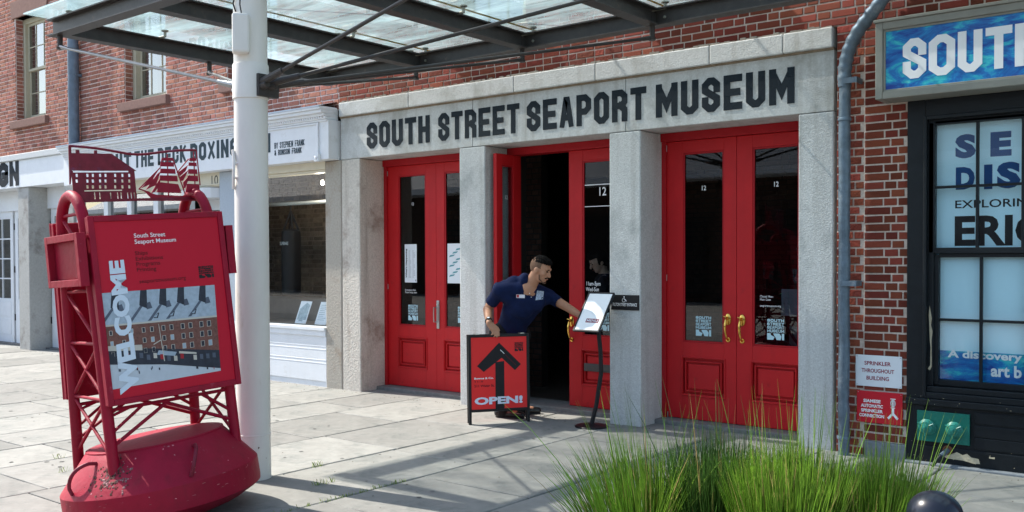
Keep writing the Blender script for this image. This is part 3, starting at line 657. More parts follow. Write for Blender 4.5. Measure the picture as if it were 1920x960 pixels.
for z in (2.70, .14):
    b = MB(); b.lathe([(.046, -.012), (.053, -.010), (.053, .004), (.050, .012), (.046, .014)], 20, (-2.70, yp, z)); part('pipe_joint', b, M_zinc, dp, smooth=True)
for z in (3.0, 1.385):
    b = MB(); b.lathe([(.047, -.02), (.051, -.02), (.051, .02), (.047, .02)], 20, (-2.70, yp, z)); b.box(-2.70, -2.585, yp-.056, yp-.050, z-.022, z+.022); b.box(-2.592, -2.585, yp-.05, yp+.012, z-.022, z+.022); b.box(-2.60, -2.585, yp+.012, Yf, z-.02, z+.02)
    part('strap', b, M_zinc, dp, smooth=False)

# ------------------------------------------------------------------ the right-hand shop building
rb = thing('brick_shop_building', 'dark red brick building with black framed shop window, right of the downpipe', 'building', (-1.2, 8, 0))
brick_wall(rb, -2.562, -2.235, .125, 2.80, [], M_brick, M_mort, Yf-.004, 11, nobj=200)
brick_wall(rb, -2.562, 3.0, 2.80, TOP, [], M_brick, M_mort, Yf-.004, 12, nobj=100)
brick_wall(rb, 1.0, 3.0, .125, 2.80, [], M_brick, M_mort, Yf-.004, 13, nobj=0)
b = MB()
for i in range(56):
    z = .13+i*.066; b.box(-2.572, -2.556+random.uniform(-.003, .004), Yf-.006, Yf+.01, z, z+.066+.001)
part('mortar_seam', b, M_mort, rb)
stone(rb, 'plinth_stone', -2.562, -2.236, -.02, .122, Yf-.02, Yf+.2, mat('grey_plinth', (.20, .22, .24), .8, var=.2, vs=30, bump=.4))
stone(rb, 'ledge_stone', -2.236, 1.0, -.02, .018, Yf-.09, Yf+.2, mat('grey_plinth', (.2, .2, .2)))
shell(rb, -2.5, 3.0)
# black timber front: panels and mouldings
fx0, fx1 = -2.232, 1.0
b = MB(); b.box(fx0, -2.098, Yf-.03, Yf+.14, .02, 2.80); b.box(-2.098, fx1, Yf-.03, Yf+.14, 2.65, 2.80); b.box(fx1-.1, fx1, Yf-.029, Yf+.139, .02, 2.65)
b.box(-2.098, -2.045, Yf+.01, Yf+.12, .60, 2.65); b.box(-2.045, fx1-.1, Yf+.01, Yf+.12, 2.61, 2.65)
part('black_frame', b, M_black, rb, bevel=.006)
b = MB(); b.box(-2.11, -2.085, Yf-.045, Yf+.02, .52, 2.675); b.box(-2.085, fx1-.1, Yf-.045, Yf+.02, 2.645, 2.675); part('frame_moulding', b, M_black, rb, bevel=.006)
b = MB(); b.box(fx0, fx1, Yf-.055, Yf+.15, .455, .505); b.box(-2.10, fx1, Yf-.035, Yf+.15, .505, .555); b.box(-2.09, fx1, Yf-.012, Yf+.15, .555, .60); part('window_sill', b, M_black, rb, bevel=.006)
b = MB(); b.box(fx0, fx1, Yf-.02, Yf+.14, .02, .455)
for z in (.345, .245, .155): b.box(-1.74, fx1, Yf-.029, Yf-.015, z, z+.085)
b.box(-2.17, fx1, Yf-.034, Yf-.015, .018, .14); part('stall_riser', b, M_black, rb, bevel=.004)
def chips(pts, y, nm='bare_patch'):
    b = MB(); b.prism(pts, y-.0015, y); part(nm, b, M_chip, rb)
chips([(-1.98, .085), (-1.93, .062), (-1.82, .06), (-1.74, .045), (-1.70, .05), (-1.71, .085), (-1.76, .09), (-1.79, .115), (-1.82, .10), (-1.86, .118), (-1.90, .098), (-1.94, .105)], Yf-.0345)
chips([(-1.64, .10), (-1.60, .098), (-1.60, .112), (-1.63, .108), (-1.63, .125)], Yf-.0345)
chips([(-2.068, .72), (-2.055, .75), (-2.058, .95), (-2.05, 1.02), (-2.062, 1.07), (-2.056, 1.12), (-2.072, 1.22), (-2.078, 1.15), (-2.074, 1.05), (-2.07, .95), (-2.064, .90), (-2.066, .76), (-2.085, .73)], Yf+.0095)
for i in range(26):
    x, z = random.uniform(-2.2, -1.3), random.choice([.04, .46, .50, .15, .60]) + random.uniform(0, .03); w = random.uniform(.003, .012)
    y = Yf-.0345 if z < .14 else (Yf-.0555 if z > .455 and z < .5 else Yf-.036 if .505 < z < .555 else Yf-.0295)
    if z > .56: continue
    b = MB(); b.prism([(x, z), (x+w, z+.001), (x+w*1.1, z+.004), (x+.002, z+.003)], y-.001, y); part('paint_chip', b, M_chip, rb)
# sashes and panes
xs = [-2.038, -1.741, -1.722, -1.437, -1.418, -1.13, -1.11, -.82, -.80, -.5]
yg = Yf+.055
def sash(z0, z1, rows, yo, left):
    b = MB(); xr = fx1-.1
    b.box(left-.045, left, yo-.02, yo+.03, z0-.04, z1+.02); b.box(left, xr, yo-.02, yo+.03, z0-.045, z0); b.box(left, xr, yo-.02, yo+.03, z1, z1+.03)
    xx = left
    while xx < xr-.3:
        xx += .287+.0; b.box(xx, xx+.020, yo-.015, yo+.02, z0, z1); xx += .020
    for z in rows: b.box(left, xr, yo-.013, yo+.018, z-.010, z+.010)
    s_ = part('sash', b, M_black, rb, bevel=.003)
    xx = left
    while xx < xr-.3:
        zz = [z0]+list(rows)+[z1]
        for a, c in zip(zz[:-1], zz[1:]):
            g = MB(); g.box(xx+.001, xx+.286, yo+.004, yo+.008, a+.008, c-.008); part('pane', g, G_shop, s_)
        xx += .307
sash(1.665, 2.605, [2.128], Yf+.03, -2.038); sash(.650, 1.59, [1.112], Yf+.055, -2.014)
b = MB(); b.box(-2.05, .9, yg+.035, yg+.037, .64, 2.63); blind = solo('window_poster', b, mat('pale_blue_blind', (.60, .84, .95), .7, var=.04, vs=2), 'pale blue exhibition poster filling the black window', 'poster')
yt = yg+.035
def wtext(s, x0, x1, z0, z1, m_, bold=.03):
    b = MB(); type_text(b, s, x0, x1, z0, z1, yt, bold); return part('lettering', b, m_, blind)
def pz(px, py): q = onY(px, py, yt); return q.x, q.z
def wt(s, pxa, pya, pxb, pyb, m_, bold):     # lower-left and upper-right corners as seen
    a = pz(pxa, pya); c = pz(pxb, pyb); wtext(s, a[0], c[0], a[1], c[1], m_, bold)
wt('S', 1791, 298, 1830, 250, M_blue, .06); wt('E', 1857, 294, 1897, 245, M_blue, .06)
wt('D', 1792, 356, 1828, 312, M_blue, .06); wt('I', 1845, 355, 1861, 308, M_blue, .06); wt('S', 1869, 354, 1914, 302, M_blue, .06)
wt('EXPLORING', 1791, 391, 1951, 370, M_txt, .012); wt('ERIC', 1790, 462, 1966, 400, M_txt, .035)
b = MB(); b.box(-2.05, .9, yt-.002, yt-.001, .64, .872); sp = part('sea_band', b, M_sea, blind)
b = MB(); type_text(b, 'A discovery', pz(1777, 671)[0], pz(1917, 671)[0], pz(1777, 674)[1], pz(1777, 655)[1], yt-.003, .035); part('lettering', b, M_txtw, sp); b = MB(); a_, c_ = pz(1858, 706), pz(1916, 690); type_text(b, 'art b', a_[0], c_[0], a_[1], c_[1]+.012, yt-.003, .035)
part('lettering', b, M_txtw, sp)

# blue lit sign box over the window
sg = thing('blue_sign_box', 'grey framed sign box with white SOUTH on a blue painting', 'sign', (-1.5, 7.5, 3.1))
ys = 7.46
x0, z1 = onY(1641, 44, ys).x, onY(1641, 44, ys).z; z0 = onY(1642, 187, ys).z
b = MB(); M_sgrey = mat('sign_frame_grey', (.26, .26, .23), .5, var=.1, vs=8, bump=.08)
X1 = 1.2
b.box(x0, x0+.055, ys, Yf-.01, z0, z1); b.box(X1-.055, X1, ys, Yf-.01, z0, z1); b.box(x0+.055, X1-.055, ys, Yf-.01, z0, z0+.055); b.box(x0+.055, X1-.055, ys, Yf-.01, z1-.055, z1)
b.box(x0+.055, X1-.055, ys+.10, Yf-.011, z0+.055, z1-.055); part('sign_frame', b, M_sgrey, sg, bevel=.006)
b = MB(); q = .016; a0, a1, c0, c1 = x0+.055, X1-.055, z0+.055, z1-.055
for r_ in ((a0, a0+q, c0, c1), (a1-q, a1, c0, c1), (a0+q, a1-q, c0, c0+q), (a0+q, a1-q, c1-q, c1)): b.box(r_[0], r_[1], ys+.018, ys+.10, r_[2], r_[3])
part('inner_bead', b, M_sgrey, sg, bevel=.003)
b = MB(); b.box(x0-.012, X1, ys-.015, Yf, z1, z1+.022); part('drip_cap', b, M_sgrey, sg, bevel=.004)
b = MB(); b.box(a0+q, a1-q, ys+.03, ys+.04, c0+q, c1-q); pn = part('sign_panel', b, M_sea, sg)
b = MB(); xa = onY(1693, 100, ys+.03).x; hh = onY(1715, 71, ys+.03).z; h0 = onY(1705, 145, ys+.03).z
for ch, pa, pb in (('S', 1693, 1737), ('O', 1741.5, 1791), ('U', 1796, 1842), ('T', 1848, 1898), ('H', 1903, 1957)):
    xa, xb = onY(pa, 100, ys+.03).x, onY(pb, 100, ys+.03).x; oct_glyph(b, ch, xa, h0-.012, xb-xa, .300, .058, ys+.0295, .003)
part('lettering', b, M_txtw, pn)

# signs on the brick pier
def plate(name, label, x0, x1, z0, z1, m_, tilt=0.):
    b = MB(); b.box(x0, x1, Yf-.021, Yf-.017, z0, z1); o = solo(name, b, m_, label, 'sign', bevel=.0015)
    b = MB()
    for x in (x0+.012, x1-.012):
        for z in (z0+.012, z1-.012): b.lathe([(0, 0), (.004, 0), (.003, .002), (0, .002)], 8, (x, Yf-.021, z), 'y')
    part('screw', b, M_chrome, o); return o
s1 = plate('sprinkler_sign', 'white metal sign reading SPRINKLER THROUGHOUT BUILDING on the brick pier', -2.628, -2.268, .562, .812, mat('white_enamel', (.72, .76, .80), .4, var=.03))
for s, a, c, z in (('SPRINKLER', -2.558, -2.352, .732), ('THROUGHOUT', -2.580, -2.326, .673), ('BUILDING', -2.541, -2.366, .614)):
    b = MB(); type_text(b, s, a, c, z, z+.032, Yf-.0212, .02); part('lettering', b, mat('maroon_print', (.25, .012, .04), .5), s1)
s2 = plate('sprinkler_connection_sign', 'red metal sign reading SIAMESE AUTOMATIC SPRINKLER CONNECTION on the brick pier', -2.618, -2.262, .272, .524, mat('red_enamel', (.56, .015, .03), .4, var=.04))
for s, a, c, z in (('SIAMESE', -2.565, -2.430, .432), ('AUTOMATIC', -2.585, -2.412, .393), ('SPRINKLER', -2.583, -2.412, .354), ('CONNECTION', -2.598, -2.402, .315)):
    b = MB(); type_text(b, s, a, c, z, z+.027, Yf-.0212, .04); part('lettering', b, M_txtw, s2)
b = MB(); x = -2.335; y = Yf-.0212
seg(b, [(x-.018, .475), (x+.018, .475)], .007, y); seg(b, [(x+.016*math.cos(R(t)), .440+.026*math.sin(R(t))) for t in range(0, 361, 30)], .009, y); seg(b, [(x, .462), (x, .418)], .010, y, .0016)
seg(b, [(x-.014, .405), (x+.014, .405)], .007, y); seg(b, [(x, .395), (x, .36), (x-.034, .322)], .018, y); seg(b, [(x, .36), (x+.034, .322)], .018, y, .0016); part('symbol', b, M_txtw, s2)

# green fire connection
fc = thing('fire_connection', 'green twin fire hose connection plate on the black shopfront base', 'fire connection', (-1.96, 7.68, .29))
b = MB(); b.box(-2.147, -1.770, Yf-.046, Yf-.030, .178, .412); part('plate', b, M_green, fc, bevel=.003)
for x in (-2.074, -1.878):
    b = MB(); z = .290; y = Yf-.046
    b.lathe([(.058, 0), (.062, .010), (.056, .016), (.050, .022), (.050, .040), (.044, .046), (.030, .048), (.028, .058), (.012, .062), (.011, .076), (0, .078)], 10, (x, y, z), 'y')
    for k in range(3):
        t = k*2.09+.5; b.bar((x+.03*math.cos(t), y-.045, z+.03*math.sin(t)), (x+.066*math.cos(t), y-.045, z+.066*math.sin(t)), .006, 6)
    b.lathe([(.058, 0), (.058, .004), (.04, .005), (0, .006)], 10, (x+.012, y-.002, z-.004), 'y')
    part('hose_cap', b, mat('verdigris_caps', (.02, .21, .165), .4, var=.3, vs=30, bump=.1, spec=.4), fc, smooth=True)
st = thing('pipe_stub', 'short grey pipe stub with rusty flange under the green plate', 'pipe', (-1.93, 7.68, .1))
b = MB(); b.lathe([(.036, 0), (.036, .006), (.026, .010), (0, .011)], 16, (-1.925, Yf-.034, .125), 'y'); part('flange', b, mat('rusty_iron', (.14, .06, .03), .9, var=.4, vs=40, bump=.5), st)
b = MB(); b.tube([(-1.925, Yf-.04, .125), (-1.94, Yf-.09, .105), (-1.952, Yf-.12, .09)], .019, 12); part('stub', b, M_zinc, st, smooth=True)
b = MB(); b.tube([(-1.954, Yf-.122, .088), (-1.975, Yf-.15, .06), (-2.0, Yf-.18, .02)], .014, 10); part('hose_end', b, M_black, st, smooth=True)

# ------------------------------------------------------------------ the white shopfront building in the middle
mid = thing('white_shopfront_building', 'faded brick building with white painted boxing shopfront behind the pale column', 'building', (-12, 8, 0))
WMD = [(-13.80, -12.65, 3.99, 5.83), (-11.15, -10.05, 3.99, 5.83)]
brick_wall(mid, -15.43, -8.86, 3.40, TOP, WMD, M_brickp, M_mortp, Yf, 5, hide=lambda x, y: 435 < x < 508 or y < 130-.12*(440-x) and x > 110)
for w in WMD: sash_window(mid, *w, Yf); jamb_bricks(mid, w[0], Yf, w[2], w[3], M_brickp)
shell(mid, -15.43, -8.86)
yb = 7.57
b = MB(); b.box(-15.43, -8.885, yb, Yf+.3, 2.795, 3.27); fas = part('fascia', b, M_white, mid, bevel=.004)
b = MB()
for z0_, z1_, y_ in ((3.25, 3.275, yb-.02), (3.275, 3.31, yb-.035), (3.31, 3.345, yb-.06), (3.345, 3.385, yb-.10), (3.385, 3.425, yb-.125)): b.box(-15.43, -8.90, y_, Yf+.01, z0_, z1_)
part('cornice', b, M_white, mid, bevel=.006)
b = MB()
for i in range(150):
    x = -15.38+i*.043; b.box(x, x+.022, yb-.050, yb-.030, 3.29, 3.309)
part('dentil', b, M_white, mid, kind='stuff')
b = MB(); b.add([(-15.43, yb-.13, 3.427), (-8.90, yb-.13, 3.427), (-8.90, Yf-.002, 3.50), (-15.43, Yf-.002, 3.50)], [(0, 1, 2, 3)]); b.box(-15.43, -8.90, yb-.132, yb-.127, 3.41, 3.43)
part('lead_flashing', b, mat('lead_sheet', (.33, .40, .48), .6, .2, var=.15), mid)
b = MB(); b.box(-9.09, -9.055, yb-.022, yb-.001, 2.84, 3.245); b.box(-15.4, -9.09, yb-.018, yb-.001, 3.225, 3.245); b.box(-9.11, -9.03, yb-.04, yb-.001, 2.775, 2.87); b.lathe([(0, 0), (.024, 0), (.026, .006), (.012, .010), (0, .011)], 16, (-9.07, yb-.04, 2.822), 'y')
part('corner_bracket', b, M_white, mid, bevel=.004)
zt, zb_ = onY(400, 264, yb).z, onY(400, 298, yb).z; M_sbl = mat('slate_blue_letters', (.018, .045, .062), .6, var=.1)
for s, pa, pb in (('HIT', 208, 246), ('THE', 252, 288), ('DECK', 296, 349), ('BOXING', 357, 446), ('GYM', 462, 507)):
    b = MB(); oct_text(b, s, onY(pa, 270, yb).x, onY(pb, 270, yb).x, zb_, zt-zb_, yb-.001, t=.34, wf=.40, gap=.24); part('lettering', b, M_sbl, fas)
q0, q1 = onY(515, 290, yb), onY(571, 264, yb)
M_sbl = MATS['slate_blue_letters']
oct_words('BY STEPHEN FRANK', q0.x, q1.x, onY(515, 279, yb).z, .075, yb-.001, M_sbl, fas, t=.26)
oct_words('& RONSON FRANK', q0.x, onY(566, 285, yb).x, onY(515, 292, yb).z, .070, yb-.001, M_sbl, fas, t=.26)
# left strip of the joint pier
b = MB(); b.box(-9.137, -8.845, Yf-.004, 8.1, -.02, 2.79); part('pier', b, mat('tan_weathered_stone', (.40, .37, .32), .85, var=.16, vs=40, bump=.6, bs=45, col2=(.30, .24, .18), c2s=2.4, c2lo=.52, c2hi=.7), mid, bevel=.012)
b = MB(); b.box(-8.848, -8.836, Yf-.001, Yf+.05, -.02, 2.79); part('joint', b, M_joint, mid)
# shop window with stall riser
b = MB(); b.box(-11.0, -9.14, Yf+.00, Yf+.12, 2.70, 2.795); b.box(-11.0, -9.14, Yf+.03, Yf+.14, 2.665, 2.70); part('window_head', b, M_cream, mid, bevel=.005)
b = MB(); b.box(-11.0, -9.14, Yf-.03, Yf+.16, .70, .745); b.box(-11.0, -9.14, Yf-.015, Yf+.14, .63, .70); part('window_sill', b, M_white, mid, bevel=.005)
b = MB(); b.box(-11.0, -9.14, Yf+.0, Yf+.14, .07, .63)
for z in (.50, .46, .33, .29): b.box(-11.0, -9.14, Yf-.0025, Yf+.003, z, z+.010)
b.box(-11.0, -9.14, Yf+.01, Yf+.14, -.02, .07); part('stall_riser', b, M_white, mid, bevel=.003)
b = MB(); b.box(-10.98, -9.14, Yf+.06, Yf+.066, .745, 2.665); part('shop_pane', b, G_shop, mid)
b = MB(); b.box(-10.99, -10.95, Yf+.0, Yf+.14, .745, 2.665); part('window_stile', b, M_white, mid, bevel=.004)
pilaster(mid, -11.36, -11.0, mat('pale_blue_stone', (.42, .48, .54), .8, var=.12, vs=60, bump=.4, bs=70), nm='stone_pilaster')
# display space behind the glass
stone(mid, 'display_floor', -12.19, -8.86, .60, .72, Yf+.45, 9.2, mat('grey_display_floor', (.22, .20, .18), .6), 0)
stone(mid, 'display_side', -11.0, -10.93, .7, 2.85, Yf+.15, 8.10, mat('pale_display_side', (.45, .62, .66), .6), 0)
stone(mid, 'display_side', -8.95, -8.86, .7, 2.9, Yf+.4, 9.2, M_dark, 0); stone(mid, 'display_ceiling', -12.19, -8.86, 2.85, 2.95, Yf+.15, 9.2, M_dark, 0)
stone(mid, 'display_sill', -10.95, -9.0, .60, .72, Yf+.15, Yf+.45, mat('grey_display_floor', (.22, .20, .18)), 0)
stone(mid, 'display_ledge', -12.19, -8.95, .72, 1.03, 8.70, 9.0, mat('grey_display_floor', (.22, .20, .18)), .01)
brick_wall(mid, -12.19, -8.95, .72, 2.85, [], M_tan, mat('display_mortar', (.22, .17, .13), .9, var=.3), 9.05, 44, nobj=0, name='display_back_wall', depth=.1)
b = MB(); b.bar((-12.19, 8.42, 2.36), (-8.95, 8.42, 2.36), .026, 10); part('hanging_rail', b, mat('pale_rail', (.5, .52, .52), .5), mid, smooth=True)
bag = thing('punching_bag', 'black punching bag hanging by its straps in the shop window', 'punching bag', (-10.22, 8.45, 1.9))
b = MB(); by = 8.42; bx = onY(546, 490, by).x; zt_ = onY(546, 430, by).z; zb_ = onY(546, 552, by).z
b.lathe([(.0, zb_), (.11, zb_), (.13, zb_+.03), (.135, zb_+.2), (.135, zt_-.10), (.13, zt_-.03), (.10, zt_), (0, zt_)], 24, (bx, by, 0)); part('bag', b, mat('black_vinyl', (.012, .013, .015), .4), bag, smooth=True)
b = MB()
for dx in (-.10, .10):
    for dy in (-.05, .05): b.bar((bx+dx, by+dy, zt_-.01), (bx, by, 2.26), .014, 6)
b.bar((bx, by, 2.25), (bx, by, 2.36), .010, 8); part('strap', b, mat('black_vinyl', (.01, .01, .01)), bag)
b = MB(); type_text(b, 'SUPERARE', bx-.06, bx+.12, zt_-.22, zt_-.175, by-.142, .02); part('lettering', b, mat('grey_print2', (.5, .52, .52), .5), bag)
for nm, x, lb in (('card', -9.86, 'photo card leaning inside the shop window, nearer the column'), ('card', -9.52, 'text card leaning inside the shop window, nearer the stone pier')):
    pass
def leaning_card(x, lab, pic):
    mt = Matrix.Translation((x, 8.0, .745)) @ Matrix.Rotation(R(-22), 4, 'X'); c = thing('display_card', lab, 'card', mtx=mt, group='cards standing in the boxing shop window')
    b = MB(); b.box(-.11, .11, 0, .006, 0, .31); part('sheet', b, M_sheet, c, world=False)
    b = MB()
    if pic: b.prism([(-.09, .05), (.09, .05), (.09, .26), (.02, .29), (-.09, .20)], -.001, 0); b.prism([(-.05, .03), (.03, .03), (.05, .14), (-.02, .17)], -.002, -.001)
    else:
        for i in range(9): b.box(-.085, -.085+random.uniform(.09, .17), -.001, 0, .06+i*.025, .068+i*.025)
    part('print', b, mat('grey_blue_print', (.35, .45, .5), .6, var=.4, vs=20), c, world=False)
leaning_card(-9.98, 'photo card leaning in the boxing shop window, the one nearer the column', True); leaning_card(-9.58, 'text card leaning in the boxing shop window, the one nearer the stone pier', False)
lamp = thing('spot_lamp', 'small lit spot lamp at the top of the boxing shop window', 'lamp', (-9.75, 8.4, 2.6))
b = MB(); b.lathe([(.02, 0), (.03, .06), (.034, .10)], 14, (-9.82, 8.36, 2.60), 'y'); part('shade', b, M_white, lamp, smooth=True); b = MB(); b.lathe([(0, .095), (.022, .095), (.018, .11), (0, .112)], 12, (-9.82, 8.36, 2.60), 'y'); part('bulb', b, M_light, lamp)
pl_ = bpy.data.lights.new('lamp_light', 'POINT'); pl_.energy = 9; pl_.color = (1, .86, .68); pl_.shadow_soft_size = .04
plo = bpy.data.objects.new('lamp_light', pl_); COL.objects.link(plo); plo.location = (-9.82, 8.22, 2.58); plo.parent = lamp; plo.matrix_parent_inverse = ROOTM[lamp.name].inverted()
b = MB(); b.bar((-9.82, 8.38, 2.62), (-9.82, 8.38, 2.86), .008); part('stem', b, M_white, lamp)
b = MB(); b.lathe([(0, 0), (.13, 0), (.14, .012), (.12, .02), (0, .02)], 22, (-9.33, 9.03, 1.42), 'y'); b.bar((-9.33, 9.02, 1.55), (-9.33, 9.02, 1.95), .012); solo('copper_pan', b, mat('old_copper', (.30, .15, .05), .4, .7), 'round brown pan hanging on the shop back wall', 'pan', smooth=True)

# entrance bay of the middle shop
b = MB(); b.box(-15.43, -11.36, Yf+.02, Yf+.16, 2.60, 2.80); b.box(-15.43, -11.36, Yf+.0, Yf+.1, 2.62, 2.64); trs = part('transom_board', b, M_cream, mid, bevel=.005)
b = MB(); q = onY(397, 350, Yf+.02); type_text(b, '10', onY(397, 342, Yf+.02).x, onY(409, 342, Yf+.02).x, 2.625, 2.755, Yf+.0195, -.005); part('lettering', b, M_txt, trs)
b = MB(); b.box(-15.43, -12.25, Yf+.05, Yf+.16, -.02, .70); b.box(-15.43, -12.25, Yf+.03, Yf+.05, .66, .72); part('stall_riser', b, M_white, mid, bevel=.005)
for x in (-15.43, -14.55, -13.85, -13.1, -12.35):
    b = MB(); b.box(x, x+.13, Yf+.04, Yf+.18, .70, 2.60); part('window_stile', b, M_white, mid, bevel=.006)
for x in (-15.30, -14.42, -13.72, -12.97):
    b = MB(); b.box(x, x+.75, Yf+.09, Yf+.096, .72, 2.6); part('shop_pane', b, G_win, mid)
b = MB(); b.box(-12.22, -11.36, 8.06, 8.12, .02, .9); b.box(-12.22, -12.08, 8.06, 8.12, .9, 2.45); b.box(-11.5, -11.36, 8.06, 8.12, .9, 2.45); b.box(-12.08, -11.5, 8.06, 8.12, 2.3, 2.45); b.box(-11.81, -11.77, 8.07, 8.11, .9, 2.3)
dr = part('door', b, M_white, mid, bevel=.005); g = MB(); g.box(-12.08, -11.5, 8.085, 8.09, .9, 2.3); part('pane', g, G_win, dr)
b = MB(); b.lathe([(.30, 0), (.34, .0), (.34, .14), (.30, .14)], 20, (-11.75, 8.0, 2.45)); part('round_hood', b, M_white, mid, smooth=False)
stone(mid, 'lobby_back', -15.43, -12.2, 0, 2.9, 8.9, 9.0, M_dark, 0); stone(mid, 'lobby_wall', -12.26, -12.2, 0, 2.9, 8.12, 8.9, M_dark, 0)

# ------------------------------------------------------------------ the left-hand shop building
lf = thing('white_doors_building', 'pale brick building with white fascia and white glazed doors at far left', 'building', (-19, 8, 0))
WL = [(-17.46, -16.34, 4.04, 5.86), (-20.9, -19.8, 4.04, 5.86)]
brick_wall(lf, -24.0, -15.44, 3.40, TOP, WL, M_brickp, M_mortp, Yf, 9)
for w in WL: sash_window(lf, *w, Yf); jamb_bricks(lf, w[0], Yf, w[2], w[3], M_brickp)
shell(lf, -24, -15.44); stone(lf, 'end_wall', -24.3, -24.0, 0, TOP+.3, Yf, 14, M_brickp, 0)
b = MB(); b.box(-24, -15.46, Yf-.03, Yf+.3, 2.87, 3.345); fas2 = part('fascia', b, M_white, lf, bevel=.005)
stone(lf, 'cornice', -24, -15.46, 3.348, 3.455, Yf-.07, Yf+.2, mat('grey_white_stone', (.58, .60, .60), .8, var=.08, vs=30, bump=.3), .012)
b = MB()
for s, a, c in (('G', -3, 15.5), ('N', 18, 35.5)):
    b = MB(); xa, xc = onY(a, 325, Yf-.03).x, onY(c, 325, Yf-.03).x; oct_glyph(b, s, xa, 2.905, xc-xa, .435, .13, Yf-.031, .004)
    part('lettering', b, M_navyl, fas2)
for a, c in ((-17.445, -17.04), (-19.9, -19.5), (-22.4, -22.0), (-15.75, -15.44)): pilaster(lf, a, c, mat('pale_weathered_stone', (.42, .42, .40), .85, var=.14, vs=30, bump=.5, bs=40, col2=(.24, .22, .20), c2s=2.0, c2lo=.52, c2hi=.68), z1=2.87, nm='stone_pilaster')
def white_door(root, x0, x1, y=8.10):
    b = MB(); t = .045; s = .12; z0, z1 = .86, 2.36
    b.box(x0, x0+s, y, y+t, .03, 2.5); b.box(x1-s, x1, y, y+t, .03, 2.5); b.box(x0+s, x1-s, y, y+t, 2.36, 2.5); b.box(x0+s, x1-s, y, y+t, .03, .86); b.box(x0+s-.01, x1-s+.01, y-.008, y, .18, .46); b.box(x0+s-.01, x1-s+.01, y-.008, y, .52, .80)
    d = part('door', b, M_white, root, bevel=.004); m = MB(); xm = (x0+x1)/2; m.box(xm-.014, xm+.014, y+.004, y+.04, z0, z1)
    for k in (1, 2, 3): z = z0+(z1-z0)*k/4; m.box(x0+s, x1-s, y+.006, y+.038, z-.012, z+.012)
    part('glazing_bar', m, M_white, d); g = MB(); g.box(x0+s, x1-s, y+.02, y+.025, z0, z1); part('pane', g, G_win, d)
    h = MB(); h.box(x0-.03, x0-.005, y-.01, y+.01, .45, .57); h.box(x0-.03, x0-.005, y-.01, y+.01, 1.35, 1.47); h.box(x0-.03, x0-.005, y-.01, y+.01, 2.15, 2.27); part('hinge', h, M_blk, d)
for a, c in ((-19.45, -18.5), (-18.42, -17.48), (-17.0, -16.38), (-16.38, -15.78)): white_door(lf, a, c)
b = MB(); b.box(-24, -15.44, 8.06, 8.2, 2.5, 2.9); part('door_head', b, M_white, lf)
stone(lf, 'inner_back', -24, -15.44, 0, 2.9, 9.0, 9.1, M_dark, 0); stone(lf, 'door_step', -24, -15.44, -.02, .03, 8.0, 9, mat('worn_sill_stone', (.2, .2, .2)), 0)
b = MB(); b.box(-24, -19.9, 7.85, 8.0, 0, 2.87); part('panelling', b, M_white, lf)
# downpipe between the two pale brick buildings
dp2 = thing('downpipe', 'straight blue grey downpipe on the faded brick wall by the left window', 'pipe', (-15.2, 7.6, 3.4))
b = MB(); pts = [(-15.20+.003*math.sin(i), Yf-.10, 3.46+i*.15) for i in range(31)]; b.tube(pts, .085, 14, [.085+random.uniform(-.002, .003) for _ in pts]); part('pipe', b, mat('blue_downpipe', (.15, .19, .235), .6, .3, var=.25, vs=10, bump=.2), dp2, smooth=True)
b = MB(); b.box(-15.30, -15.10, Yf-.11, Yf, 4.55, 4.59); part('strap', b, M_zinc, dp2)

# ================================================================== glass canopy on its column
CZ = 3.60
can = thing('glass_canopy', 'steel and glass canopy hung in front of the museum wall', 'canopy', (-5.65, 5.7, CZ))
BX = [-8.50, -7.07, -5.65, -4.22, -2.79, -1.36, .07, 1.5]
YO, YI = 4.15, 7.27
def ibeam(b, p, q, h=.145, w=.125, tf=.012, tw=.010):
    p, q = Vector(p), Vector(q); d = (q-p).normalized(); s = Vector((-d.y, d.x, 0)); up = Vector((0, 0, 1))
    def slab(s0, s1, z0, z1):
        vs = [p+s*s0+up*z0, q+s*s0+up*z0, q+s*s1+up*z0, p+s*s1+up*z0, p+s*s0+up*z1, q+s*s0+up*z1, q+s*s1+up*z1, p+s*s1+up*z1]
        b.add(vs, [(0, 3, 2, 1), (4, 5, 6, 7), (0, 1, 5, 4), (1, 2, 6, 5), (2, 3, 7, 6), (3, 0, 4, 7)])
    slab(-w/2, w/2, 0, tf); slab(-w/2, w/2, h-tf, h); slab(-tw/2, tw/2, tf, h-tf)
for nm, y in (('outer_beam', YO), ('wall_beam', YI)):
    b = MB(); ibeam(b, (BX[0]-.12, y, CZ), (BX[-1]+.1, y, CZ), h=.15); part(nm, b, M_steel, can)
for x in BX:
    b = MB(); ibeam(b, (x, YO+.066, CZ+.003), (x, YI-.066, CZ+.003), h=.142); part('cross_beam', b, M_steel, can)
    b = MB()
    for dy in (-.09, .09): b.box(x-.012, x+.012, YI-.07, YI+.07, CZ+.03, CZ+.12); break
    part('bolt_plate', b, M_steel, can)
    for k in (-.1, .1):
        b = MB(); b.lathe([(0, 0), (.014, 0), (.014, .010), (0, .012)], 8, (x+k, YI-.006, CZ+.07), 'y'); part('bolt', b, M_bolt, can)
nodes = [(-8.50, 4.15), (-8.50, 5.68), (-7.07, 7.22), (-5.65, 7.22), (-4.22, 7.22), (-2.79, 5.70), (-2.79, 4.15)]
CC = (-5.795, 4.215)
for x, y in nodes+[(-.0, 7.22), (-1.36, 7.22)]:
    b = MB(); b.bar((x, y, CZ-.10), (x, y, CZ), .024, 10); b.lathe([(.0, 0), (.028, 0), (.034, .02), (0, .03)], 10, (x, y, CZ-.125)); part('hanger', b, M_steel, can, smooth=True)
hub = Vector((CC[0], CC[1], 2.83))
